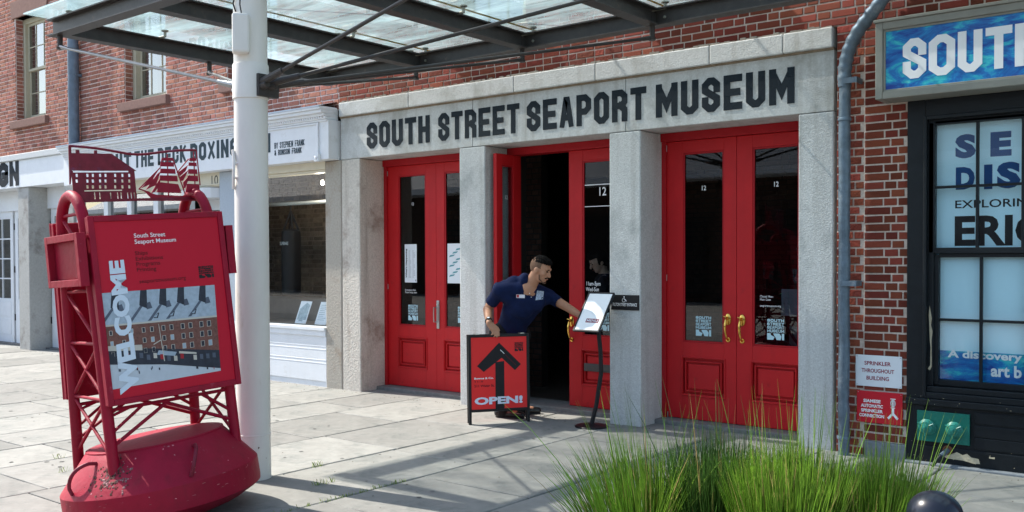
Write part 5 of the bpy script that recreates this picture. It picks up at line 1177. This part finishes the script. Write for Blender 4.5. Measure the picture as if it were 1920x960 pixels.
def blob(name, prims, m_, parent, vox=.007, smooth=6, cut=None, label=None):
    b = MB()
    for p in prims:
        if p[0] == 'c': b.add(*cone_mesh(*p[1:]))
        else: b.add(*ell_mesh(*p[1:]))
    me = b.mesh(name, m_); o = bpy.data.objects.new(name, me); COL.objects.link(o)
    r = o.modifiers.new('r', 'REMESH'); r.mode = 'VOXEL'; r.voxel_size = vox; s = o.modifiers.new('s', 'SMOOTH'); s.factor = .5; s.iterations = smooth
    dg = bpy.context.evaluated_depsgraph_get(); m2 = bpy.data.meshes.new_from_object(o.evaluated_get(dg)); bpy.data.objects.remove(o)
    if cut:
        bm = bmesh.new(); bm.from_mesh(m2)
        for co, no in cut:
            bmesh.ops.bisect_plane(bm, geom=bm.verts[:]+bm.edges[:]+bm.faces[:], plane_co=co, plane_no=no, clear_outer=True)
        bm.to_mesh(m2); bm.free()
    m2.materials.clear(); m2.materials.append(m_); m2.polygons.foreach_set('use_smooth', [True]*len(m2.polygons)); m2.name = name
    o = bpy.data.objects.new(name, m2); COL.objects.link(o)
    if parent is not None: o.parent = parent; o.matrix_parent_inverse = ROOTM[root_of(parent).name].inverted()
    if label: o['label'] = label
    return o
VR = _rt.copy(); VF = Vector((FW.x, FW.y, 0)).normalized(); VU = Vector((0, 0, 1))      # right, away, up as the viewer sees them

man = thing('person', 'man in navy polo shirt and black trousers bending over the OPEN sign', 'person', (-5.85, 7.3, 0))
D = 9.42
hipC = onD(957, 622, D+.18); waist = onD(966, 596, D+.10); chest = onD(982, 566, D-.02); neckB = onD(990, 540, D-.10)
shR = onD(937, 545, D-.10); shL = onD(1030, 556, D+.10)
elR = onD(914, 580, D+.06); wrR = onD(917, 605, D-.22)
elL = onD(1060, 574, D-.02); wrL = onD(1092, 594, D-.16)
headC = onD(1014, 506, D-.20)
fd = (VR*.80-VF*.42-VU*.30).normalized()                       # facing: right, towards us, down
hu = (VU-fd*VU.dot(fd)); hu = (hu-VR*.02).normalized(); hs_ = fd.cross(hu).normalized()   # head up, head side
HB = Matrix((fd, hu.cross(fd), hu)).transposed()
def hp(f, s, u): return headC+HB @ Vector((f, s, u))     # front, side, up ; side: hu x fd = left of the face
kneeR, kneeL = onD(937, 700, D+.0), onD(972, 706, D+.1); ankR, ankL = onD(944, 772, D+.10), onD(974, 770, D+.28)
hipR, hipL = onD(938, 628, D+.12), onD(974, 628, D+.22)
footR = Vector((ankR.x, ankR.y, .045)); footL = Vector((ankL.x, ankL.y, .045)); fdir = (VR*.86-VF*.3).normalized(); fdir2 = (VR*.95+VF*.25).normalized()
body = [
 ('c', neckB+VR*.01, hp(-.030, 0, -.045), .064, .060), ('e', hp(-.008, 0, .022), (.100, .076, .102), HB), ('e', hp(.018, 0, -.045), (.066, .058, .074), HB), ('e', hp(.052, 0, -.085), (.030, .030, .024), HB),
 ('c', hp(.088, 0, .010), hp(.104, 0, -.030), .011, .017), ('e', hp(.094, 0, -.032), (.015, .019, .012), HB), ('e', hp(.083, 0, .030), (.020, .055, .013), HB), ('e', hp(.080, 0, -.062), (.016, .026, .016), HB),
 ('e', hp(.052, .045, -.018), (.03, .024, .028), HB), ('e', hp(.052, -.045, -.018), (.03, .024, .028), HB),
 ('e', hp(-.012, .077, -.008), (.024, .010, .034), HB), ('e', hp(-.012, -.077, -.008), (.024, .010, .034), HB),
 ('c', shR, elR, .054, .044), ('c', elR, elR.lerp(wrR, .45), .045, .042), ('c', elR.lerp(wrR, .45), wrR, .042, .028),
 ('c', shL, elL, .053, .044), ('c', elL, elL.lerp(wrL, .4), .042, .040), ('c', elL.lerp(wrL, .4), wrL, .040, .027),
 ('c', neckB, shR, .06, .056), ('c', neckB, shL, .06, .056), ('c', neckB, chest, .09, .115), ('c', chest, waist, .115, .112), ('c', waist, hipC, .112, .125),
 ('c', hipR, kneeR, .085, .058), ('c', hipL, kneeL, .085, .058), ('c', kneeR, ankR, .056, .038), ('c', kneeL, ankL, .056, .038), ('c', hipC, hipR, .11, .09), ('c', hipC, hipL, .11, .09),
 ('c', footR, footR+fdir*.13, .040, .034), ('c', footL, footL+fdir2*.13, .040, .034)]
def hand(prims, w, pdir, across, down, curl, thumb_side=1, sc=1.):
    # palm from the wrist along pdir; fingers spread along 'across' and curl towards 'down'
    pdir, across = pdir.normalized(), across.normalized(); down = down.normalized(); base = w+pdir*.085*sc
    for s in (-.027, -.009, .009, .027): prims.append(('c', w+pdir*.012+across*s*.7, base+across*s*1.05*sc, .0175*sc, .0145*sc))
    for i, (s, L) in enumerate(zip((-.030, -.010, .010, .029), (.068, .080, .076, .060))):
        s *= thumb_side; p = base+across*s*sc; d = pdir
        for k, (ll, a) in enumerate(zip((.45, .32, .23), curl)):
            a2 = a*(1+.08*i); d2 = (pdir*math.cos(a2)+down*math.sin(a2)+across*s*.9).normalized(); q = p+d2*L*ll*sc; prims.append(('c', p, q, .0092*sc-.0006*k, .0086*sc-.0008*k)); p = q
    tb = w+pdir*.03-across*.030*thumb_side; td = (pdir*.55-across*.75*thumb_side+down*.35).normalized(); q = tb+td*.045; prims.append(('c', tb, q, .014, .0105)); prims.append(('c', q, q+(pdir*.75-across*.2*thumb_side+down*.55).normalized()*.032, .0105, .0085))
hR0 = wrR; topbar = am @ Vector((W_*.44, .0, HS))
hdir = (topbar+Vector((0, 0, .030))-wrR).normalized()
hand(body, wrR+hdir*.0, hdir, ux, (Vector((0, 0, -1))+tl_*.25), (.45, 1.25, 1.9), thumb_side=-1)
hdl = (onD(1124, 612, dS+.02)-wrL).normalized(); hand(body, wrL, hdl, Vector((0, 0, 1)), (hdl.cross(Vector((0, 0, 1)))*-1), (.3, .9, 1.4), thumb_side=-1)
blob('body', body, M_skin, man, vox=.0058, smooth=3)
# polo shirt
e0 = shR.lerp(elR, .62); e1 = shL.lerp(elL, .60)
hem = waist.lerp(hipC, .75)
torso = [('c', neckB+(chest-neckB)*.10, chest, .092, .152), ('c', chest, waist, .152, .150), ('c', waist, hem, .150, .150), ('c', neckB+(chest-neckB)*.06, shR, .082, .080), ('c', neckB+(chest-neckB)*.06, shL, .082, .078),
 ('c', shR, e0, .074, .062), ('c', shL, e1, .072, .060), ('c', chest+VR*.05, shL, .11, .07), ('c', chest-VR*.06, shR, .11, .075), ('c', waist+VR*.03, chest+VR*.09, .13, .125), ('c', waist-VR*.02, chest-VR*.07, .13, .125), ('c', chest-VR*.05+VU*.06+VF*.05, neckB-VR*.03-VU*.02+VF*.03, .13, .092), ('e', onD(948, 539, D-.02), (.090, .10, .078), None), ('e', onD(966, 532, D-.03), (.10, .11, .083), None), ('e', onD(983, 527, D-.07), (.074, .080, .078), None), ('e', onD(985, 524, D-.13), (.052, .06, .058), None), ('e', onD(975, 575, D-.02), (.17, .13, .13), None), ('c', shR+VU*.012+VF*.02, neckB-VR*.02-VU*.03+VF*.03, .075, .092)]
sdR = (e0-shR).normalized(); sdL = (e1-shL).normalized(); hd2 = (hem-waist).normalized()
def shirtcut(me_prims): return None
sh = blob('polo_shirt', torso, M_shirt, man, vox=.0085, smooth=5, cut=None)
# open the sleeves, hem and neck of the shirt
bm = bmesh.new(); bm.from_mesh(sh.data); dele = []
nk = (hp(-.03, 0, -.08)-neckB).normalized()
for v in bm.verts:
    c = v.co
    if (c-e0).dot(sdR) > .012 and (c-e0).length < .11 or (c-e1).dot(sdL) > .012 and (c-e1).length < .11 or (c-hem).dot(hd2) > .03: dele.append(v)
bmesh.ops.delete(bm, geom=dele, context='VERTS')
for v in bm.verts:      # cloth folds
    c = v.co; t = c.dot(hd2)*34+math.sin(c.dot(VR)*21)*1.6+math.sin(c.dot(VF)*17); v.co += v.normal*(.0035*math.sin(t)+.002*math.sin(c.dot(VR)*55+c.z*40))
bm.to_mesh(sh.data); bm.free(); so_ = sh.modifiers.new('thick', 'SOLIDIFY'); so_.thickness = .004; so_.offset = -1
# collar, placket, badge, crest
nc = onD(991, 528, D-.10); NB = basis_of((hp(.0, 0, -.03)-nc)+VR*.05-VF*.02)
b = MB(); n = 26; pts = []
for k in range(n+1):
    a = 2*math.pi*k/n; pts.append(nc+NB @ Vector((math.cos(a)*.069, math.sin(a)*.069, .006+.008*math.sin(a*2))))
b.tube(pts, .011, 8); part('collar', b, M_shirt, man, smooth=True)
def onshirt(px, py, dep): return onD(px, py, dep)
dpc = D-.20
def badge(px, py, w, h, m_, nm, off=.16, tilt=0.):
    c = onD(px, py, D-off); mt_ = Matrix((VR, VF, VU)).transposed().to_4x4() @ Matrix.Rotation(tilt, 4, 'Y'); mt_.translation = c
    inv = sh.matrix_world.inverted(); ok, loc_, nn, idx = sh.ray_cast(inv @ CAM if False else CAM, (c-CAM).normalized())
    return c, mt_
bpy.context.view_layer.update()
from mathutils.bvhtree import BVHTree
tv = [sh.data.vertices[i].co.copy() for i in range(len(sh.data.vertices))]; bvh = BVHTree.FromPolygons(tv, [tuple(p.vertices) for p in sh.data.polygons])
def hit(px, py, lift=.003):
    d = ray(px, py).normalized(); r = bvh.ray_cast(CAM, d)
    return (r[0]-d*lift, r[1]) if r[0] else (onD(px, py, D-.15), -VF)
def patch(corners, m_, nm, par, lift=.004):
    b = MB(); P = []
    for i in range(4):
        for j in range(4):
            s, t = i/3, j/3; x = (corners[0][0]*(1-s)+corners[1][0]*s)*(1-t)+(corners[3][0]*(1-s)+corners[2][0]*s)*t; y = (corners[0][1]*(1-s)+corners[1][1]*s)*(1-t)+(corners[3][1]*(1-s)+corners[2][1]*s)*t; P.append(hit(x, y, lift)[0])
    b.add(P, [(i*4+j, (i+1)*4+j, (i+1)*4+j+1, i*4+j+1) for i in range(3) for j in range(3)]); return part(nm, b, m_, par)
patch([(968, 558.5), (984, 559), (984, 552.5), (968, 552)], mat('name_badge', (.70, .68, .74), .4), 'name_badge', man, .006)
patch([(969, 557.5), (973, 557.7), (973, 553), (969, 552.8)], mat('red_badge_mark', (.45, .03, .04), .4), 'badge_mark', man, .008)
cr = patch([(1004, 563), (1018, 561), (1020, 546), (1007, 545)], mat('crest_stitch', (.40, .48, .60), .7, var=.8, vs=90), 'chest_crest', man, .005)
for px, py in ((993, 550), (996, 557)):
    h_ = hit(px, py, .004); b = MB(); b.add(*ell_mesh(h_[0], (.005, .005, .005), None, 8, 6)); part('button', b, M_txtw, man)
# hair: cropped sides with a black top
cap = [('e', hp(-.016, 0, .030), (.1035, .0800, .104), HB)]
fade = blob('cropped_sides', cap, M_fade, man, vox=.006, smooth=2)
bm = bmesh.new(); bm.from_mesh(fade.data); HBi = HB.inverted(); dele = []
for v in bm.verts:
    l = HBi @ (v.co-headC)
    if l.z < .016-max(0, -l.x-.02)*1.05 or (l.x > .030 and l.z < .075) or l.x > .062: dele.append(v)
bmesh.ops.delete(bm, geom=dele, context='VERTS'); bm.to_mesh(fade.data); bm.free()
topm = blob('hair', [('e', hp(-.004, 0, .058), (.104, .076, .084), HB), ('e', hp(.046, 0, .084), (.055, .058, .044), HB)], M_hair, man, vox=.006, smooth=2)
bm = bmesh.new(); bm.from_mesh(topm.data); dele = []
for v in bm.verts:
    l = HBi @ (v.co-headC)
    if l.z < .070-.12*max(0, -l.x) or (l.x > .05 and l.z < .070): dele.append(v)
    else: v.co += v.normal*(.0025*math.sin(l.x*260+l.y*190)+.002*math.sin(l.y*340))
bmesh.ops.delete(bm, geom=dele, context='VERTS'); bm.to_mesh(topm.data); bm.free()
for s in (.028, -.028):
    b = MB(); b.add(*ell_mesh(hp(.083, s, .008), (.010, .013, .008), HB, 12, 8)); part('eye', b, mat('eye_dark', (.05, .03, .02), .2), man, smooth=True)
    b = MB(); b.tube([hp(.094, s-.020, .026), hp(.101, s, .031), hp(.092, s+.020, .027)], .0042, 6); part('eyebrow', b, M_hair, man, smooth=True)
b = MB(); b.tube([hp(.080, -.030, -.062), hp(.097, -.014, -.051), hp(.101, 0, -.049), hp(.097, .014, -.051), hp(.080, .030, -.062)], .0058, 8); part('moustache', b, M_hair, man, smooth=True)
b = MB(); b.tube([hp(.088, -.016, -.068), hp(.097, 0, -.067), hp(.088, .016, -.068)], .0040, 8); part('mouth', b, mat('lip', (.30, .10, .08), .5), man, smooth=True)
b = MB(); b.tube([hp(.028, -.066, -.04), hp(.035, -.058, -.08), hp(.072, -.028, -.108), hp(.080, 0, -.112), hp(.072, .028, -.108), hp(.035, .058, -.08), hp(.028, .066, -.04)], .006, 8); part('beard', b, M_fade, man, smooth=True)
pts_ = [('c', hipC+VU*.02, hipR, .135, .118), ('c', hipC+VU*.02, hipL, .135, .118), ('c', hipR, kneeR, .112, .082), ('c', hipL, kneeL, .112, .082), ('c', kneeR, ankR, .080, .064), ('c', kneeL, ankL, .080, .064), ('e', hipC+VU*.03, (.15, .14, .12), None)]
tr = blob('trousers', pts_, M_pants, man, vox=.010, smooth=5)
b = MB(); pk = onD(931, 598, D-.06)
for f0, dd in ((footR, fdir), (footL, fdir2)):
    blob('shoe', [('c', f0-dd*.05+VU*.005, f0+dd*.08-VU*.004, .048, .044), ('c', f0+dd*.05-VU*.006, f0+dd*.195-VU*.012, .043, .034), ('c', f0+VU*.01, f0+VU*.06, .044, .046)], M_shoe, man, vox=.006, smooth=3)
    b = MB(); s_ = dd.cross(VU); pr = []
    for k in range(24):
        a = 2*math.pi*k/24; e = math.cos(a); pr.append(f0+dd*(.07+.155*e)+s_*(.043+.006*math.cos(a-.6))*math.sin(a))
    vs = [Vector((p.x, p.y, .001)) for p in pr]+[Vector((p.x, p.y, .016)) for p in pr]; b.add(vs, [tuple(range(24))[::-1], tuple(range(24, 48))]+[(i, (i+1) % 24, (i+1) % 24+24, i+24) for i in range(24)]); part('shoe_sole', b, M_txt, man)
# watch
wa = wrR.lerp(elR, .10); WB = basis_of(elR-wrR); b = MB()
ring = [wa+WB @ Vector((math.cos(t)*.031, math.sin(t)*.031, 0)) for t in [2*math.pi*k/20 for k in range(21)]]; b.tube(ring, .008, 8); wt_ = part('watch_strap', b, M_txt, man, smooth=True)
tocam = (CAM-wa).normalized(); fcn = (tocam-(elR-wrR).normalized()*tocam.dot((elR-wrR).normalized())).normalized(); b = MB(); b.bar(wa+fcn*.028, wa+fcn*.041, .020, 20); part('watch_case', b, M_txt, man); b = MB(); b.bar(wa+fcn*.041, wa+fcn*.0425, .013, 16); part('watch_face', b, M_sheet, man)

# the person inside, behind the glass
lady = thing('person', 'dark haired person in black top looking down behind the door glass', 'person', (-5.3, 8.9, 0))
D2 = 10.35; h2 = onD(1121, 491, D2); f2 = (-VR*.86-VF*.30-VU*.42).normalized(); u2 = (VU-f2*VU.dot(f2)).normalized(); B2 = Matrix((f2, u2.cross(f2), u2)).transposed()
def hq(f, s, u): return h2+B2 @ Vector((f, s, u))
nb2 = h2+VR*.075-VU*.17+VF*.02; ch2 = nb2-VU*.22+VF*.04; wa2 = ch2-VU*.28; hi2 = wa2-VU*.2
def leg2(s): a = hi2+VF*s; return [('c', a, Vector((a.x, a.y, .5)), .085, .06), ('c', Vector((a.x, a.y, .5)), Vector((a.x, a.y, .08)), .058, .04), ('c', Vector((a.x, a.y, .05)), Vector((a.x, a.y, .05))-VR*.13, .04, .034)]
sa, sb = nb2-VF*.17-VU*.04-VR*.02, nb2+VF*.17-VU*.04; ea, eb = sa-VU*.25+VR*.02, sb-VU*.25; wa3, wb3 = ea-VR*.20-VU*.06+VF*.05, eb-VR*.20-VU*.06-VF*.03
B_ = [('e', hq(-.008, 0, .02), (.098, .076, .102), B2), ('e', hq(.018, 0, -.045), (.062, .054, .070), B2), ('e', hq(.05, 0, -.085), (.027, .028, .022), B2), ('c', hq(.085, 0, .01), hq(.103, 0, -.028), .010, .014), ('e', hq(-.01, .076, -.01), (.02, .01, .03), B2), ('e', hq(-.01, -.076, -.01), (.02, .01, .03), B2),
      ('c', hq(-.03, 0, -.04), nb2, .052, .055), ('c', nb2, ch2, .08, .105), ('c', ch2, wa2, .105, .10), ('c', wa2, hi2, .10, .125), ('c', nb2, sa, .05, .05), ('c', nb2, sb, .05, .05), ('c', sa, ea, .045, .036), ('c', sb, eb, .045, .036), ('c', ea, wa3, .036, .024), ('c', eb, wb3, .036, .024)]+leg2(-.09)+leg2(.09)
hand(B_, wa3, (-VR-VU*.3), VF, -VU, (.4, .9, 1.3)); hand(B_, wb3, (-VR-VU*.3), VF, -VU, (.4, .9, 1.3), thumb_side=-1)
blob('body', B_, M_skin2, lady, vox=.007, smooth=3)
blob('black_top', [('c', nb2-VU*.05, ch2, .115, .135), ('c', ch2, wa2, .135, .125), ('c', wa2, hi2, .125, .14), ('c', nb2-VU*.04, sa, .07, .066), ('c', nb2-VU*.04, sb, .07, .066), ('c', sa, ea, .066, .052), ('c', sb, eb, .066, .052)], M_pants, lady, vox=.01, smooth=4)
hh = blob('hair', [('e', hq(-.022, 0, .035), (.108, .09, .108), B2), ('e', hq(-.06, 0, -.02), (.06, .08, .07), B2), ('e', hq(.05, 0, .085), (.055, .06, .045), B2)], M_hair, lady, vox=.008, smooth=2)
bm = bmesh.new(); bm.from_mesh(hh.data); B2i = B2.inverted(); dele = [v for v in bm.verts if (B2i @ (v.co-h2)).x > .035 and (B2i @ (v.co-h2)).z < .055]; bmesh.ops.delete(bm, geom=dele, context='VERTS'); bm.to_mesh(hh.data); bm.free()
for s in (.026, -.026):
    b = MB(); b.add(*ell_mesh(hq(.084, s, .006), (.008, .011, .006), B2, 10, 8)); part('eye', b, mat('eye_dark', (.05, .03, .02)), lady)
    b = MB(); b.tube([hq(.092, s-.018, .026), hq(.099, s, .030), hq(.090, s+.018, .026)], .0035, 6); part('eyebrow', b, M_hair, lady)
b = MB(); b.tube([hq(.085, -.016, -.064), hq(.093, 0, -.062), hq(.085, .016, -.064)], .0045, 8); part('mouth', b, mat('lip', (.30, .10, .08), .5), lady, smooth=True)

# ================================================================== things seen inside the hall
pot = thing('potted_palm', 'green potted palm standing inside behind the far right door', 'plant', (-3.15, 9.3, 0))
b = MB(); b.lathe([(0, .0), (.18, 0), (.22, .35), (.20, .36), (0, .34)], 20, (-3.2, 9.4, .75)); part('pot', b, mat('dark_planter', (.05, .02, .015), .6), pot); b = MB(); b.box(-3.45, -2.95, 9.2, 9.6, .02, .75); part('stand', b, mat('dark_red_box', (.16, .015, .012), .5), pot)
b = MB(); rr = random.Random(3)
for i in range(22):
    a = rr.uniform(0, 6.28); L = rr.uniform(.45, .8); el = rr.uniform(.5, 1.25); P = Vector((-3.2, 9.4, 1.1)); pts = []
    for k in range(9):
        t = k/8; pts.append(P+Vector((math.cos(a)*L*math.cos(el)*t*1.3, math.sin(a)*L*math.cos(el)*t*1.3, L*math.sin(el)*t*1.25-.45*t*t*L)))
    b.tube(pts, .005, 5)
    for k in range(2, 9):
        d = (pts[k]-pts[k-1]).normalized(); s = d.cross(VU).normalized()
        for sg_ in (-1, 1):
            for q in (0, .5):
                o_ = pts[k-1].lerp(pts[k], q); l = .17*(1-abs(k-5)/8); tip = o_+(s*sg_*.8+d*.6-VU*.15).normalized()*l; b.add([o_-d*.009, o_+d*.009, tip.lerp(o_, .4)+d*.010, tip], [(0, 1, 2, 3)])
part('fronds', b, mat('palm_leaf', (.14, .30, .05), .5, var=.3, vs=10), pot, kind='stuff')
bn = thing('arched_cabinet', 'dark red arched cabinet standing inside behind the far right door', 'cabinet', (-3.25, 8.9, 0))
b = MB(); b.prism([(-3.55, .02), (-3.02, .02), (-3.02, 1.38), (-3.08, 1.50), (-3.18, 1.57), (-3.285, 1.60), (-3.39, 1.57), (-3.49, 1.50), (-3.55, 1.38)], 8.75, 8.95); part('body', b, mat('dark_red_box', (.2, .02, .02)), bn, bevel=.01)
b = MB(); b.tube([(-3.55, 8.74, 1.38), (-3.49, 8.74, 1.50), (-3.39, 8.74, 1.57), (-3.285, 8.74, 1.60), (-3.18, 8.74, 1.57), (-3.08, 8.74, 1.50), (-3.02, 8.74, 1.38)], .014, 8); b.bar((-3.55, 8.74, 1.38), (-3.02, 8.74, 1.38), .012); part('arch_trim', b, M_red, bn, smooth=True)
ft = thing('folding_stand', 'black crossed leg folding stand inside behind the far right door', 'stand', (-3.35, 8.5, 0))
b = MB()
for y in (8.42, 8.62):
    for s in (-1, 1): b.bar((-3.40-.20*s, y, .40), (-3.40+.20*s, y, .95), .014, 8)
b.bar((-3.60, 8.42, .95), (-3.60, 8.62, .95), .012); b.bar((-3.20, 8.42, .95), (-3.20, 8.62, .95), .012)
for s in (-1, 1): b.bar((-3.40+.20*s, 8.42, .02), (-3.40+.20*s, 8.42, .95), .012); b.bar((-3.40+.20*s, 8.62, .02), (-3.40+.20*s, 8.62, .95), .012)
part('frame', b, M_blk, ft, smooth=True); b = MB(); b.box(-3.58, -3.22, 8.66, 8.68, .45, .94); part('backing_panel', b, mat('grey_panel', (.3, .32, .33), .6), ft)
b = MB()
for x in (-4.12, -4.07, -4.02): b.bar((x, 8.75, .02), (x, 8.75, 2.9), .012, 8)
solo('inner_door_rails', b, M_chrome, 'upright steel bars just inside the door right of the second pilaster', 'rail', smooth=True)

# ================================================================== rush clumps and bollard in front
def clump(name, label, cx, cy, rx, ry, n, h0, h1, seed, spread, tilt=(0, 0), mname='rush_green', col=(.075, .165, .012)):
    rr = random.Random(seed); b = MB()
    for i in range(n):
        b.cur = 1 if rr.random() < .07 else 0
        a = rr.uniform(0, 6.28); r = math.sqrt(rr.random()); ox, oy = math.cos(a)*r, math.sin(a)*r; x, y = cx+ox*rx, cy+oy*ry
        h = rr.uniform(h0, h1)*(1-.15*r) if rr.random() > .018 else h1*rr.uniform(1.05, 1.30); L = spread*(r**1.6)*rr.uniform(.5, 1.5)
        lx, ly = ox*L+tilt[0]+rr.gauss(0, .045), oy*L+tilt[1]+rr.gauss(0, .045); w = rr.uniform(.0018, .0038); t0 = rr.uniform(0, 6.28); pts = []; K = 5
        bend = rr.uniform(.4, 1.)
        rad = [w, w, w*.95, w*.8, w*.55, w*.12]
        for k in range(K+1): t = k/K; pts.append(Vector((x+lx*h*(t*(1-bend)+bend*t*t), y+ly*h*(t*(1-bend)+bend*t*t), h*t*(1-.12*min(1, abs(lx)+abs(ly))*t))))
        b.tube(pts, w, 3, rad)
    o = solo(name, b, [mat(mname, col, .45, var=.3, vs=5, isl=.7, spec=.4), mat('dry_blade', (.36, .27, .10), .7, var=.3, isl=.4)], label, 'grass', smooth=True, kind='stuff', group=None)
    return o
m1 = mat('rush_green', (.125, .24, .020), .45, var=.3, vs=5, isl=.7, spec=.4)
m1.node_tree.nodes['Principled BSDF'].inputs['Subsurface Weight'].default_value = 0
for tag_, a in (('a', 0),):
    g0 = onD(1195, 1090, 4.9); g1 = onD(1345, 1090, 5.0); g2 = onD(1480, 1110, 4.6); g3 = onD(1640, 1120, 4.7)
clump('rush_clump', 'loose spiky green rush clump at the left end of the planting', g0.x, g0.y, .17, .26, 850, .48, .76, 1, .42, tilt=(-.10, -.05))
clump('rush_clump', 'dark fine green rush clump in the middle, right of the loose one', g1.x, g1.y, .22, .26, 1500, .52, .76, 2, .22, mname='rush_dark', col=(.055, .13, .022))
clump('rush_clump', 'dense bright green rush clump in front of the far right red door', g2.x, g2.y, .22, .26, 2100, .58, .78, 3, .20)
clump('rush_clump', 'green rush clump at the right end, beside the black bollard', g3.x, g3.y, .20, .25, 1500, .50, .70, 4, .30, tilt=(.05, 0))
b = MB(); b.box(-3.0, -1.45, 3.3, 4.75, -.04, .012); struct('soil_bed', b, M_soil)
bo = thing('bollard', 'black round topped bollard at the lower right corner', 'bollard', tuple(onD(1752, 1140, 4.0).xy)+(0,))
bc = onD(1752, 1140, 4.0); b = MB(); rB = .112
prof = [(.10, 0), (.10, .42), (.105, .44)]; part('post', b.lathe([(.13, 0), (.13, .05), (.095, .08), (.095, .45)], 32, (bc.x, bc.y, 0)), M_blk, bo, smooth=True)
b = MB(); zt_ = 1.6-(921-484)/FPX*4.0-.005
b.lathe([(.095, zt_-.20), (rB, zt_-.19), (rB, zt_-.10)]+[(rB*math.cos(R(a)), zt_-.10+.10*math.sin(R(a))) for a in range(10, 90, 10)]+[(0, zt_)], 40, (bc.x, bc.y, 0)); part('cap', b, mat('glossy_navy_black', (.010, .013, .022), .28, var=.3, vs=9, coat=.3), bo, smooth=True)

# ================================================================== the market hall across the street, mirrored in the glass
M_hallb = mat('market_brick', (.07, .045, .035), .9, var=.3)
mk = thing('market_hall', 'long low brick market hall across the street behind the viewer', 'building', (-18, -16, 0))
b = MB(); b.box(-60, 22, -24, -15, 0, 4.6); part('wall', b, M_hallb, mk)
b = MB(); b.box(-60.2, 22.2, -15.0, -13.6, 4.35, 4.6); part('fascia', b, M_white, mk)
b = MB(); b.add([(-60, -14.9, 4.6), (22, -14.9, 4.6), (22, -20, 7.2), (-60, -20, 7.2)], [(0, 1, 2, 3)]); b.add([(-60, -24, 4.6), (22, -24, 4.6), (22, -20, 7.2), (-60, -20, 7.2)], [(3, 2, 1, 0)]); part('roof', b, mat('grey_metal_roof', (.16, .18, .20), .5, .3, var=.1), mk)
for i in range(20):
    b = MB(); b.box(-58+i*4, -56+i*4, -14.99, -14.9, .2, 3.2); part('shopfront', b, M_dark, mk)
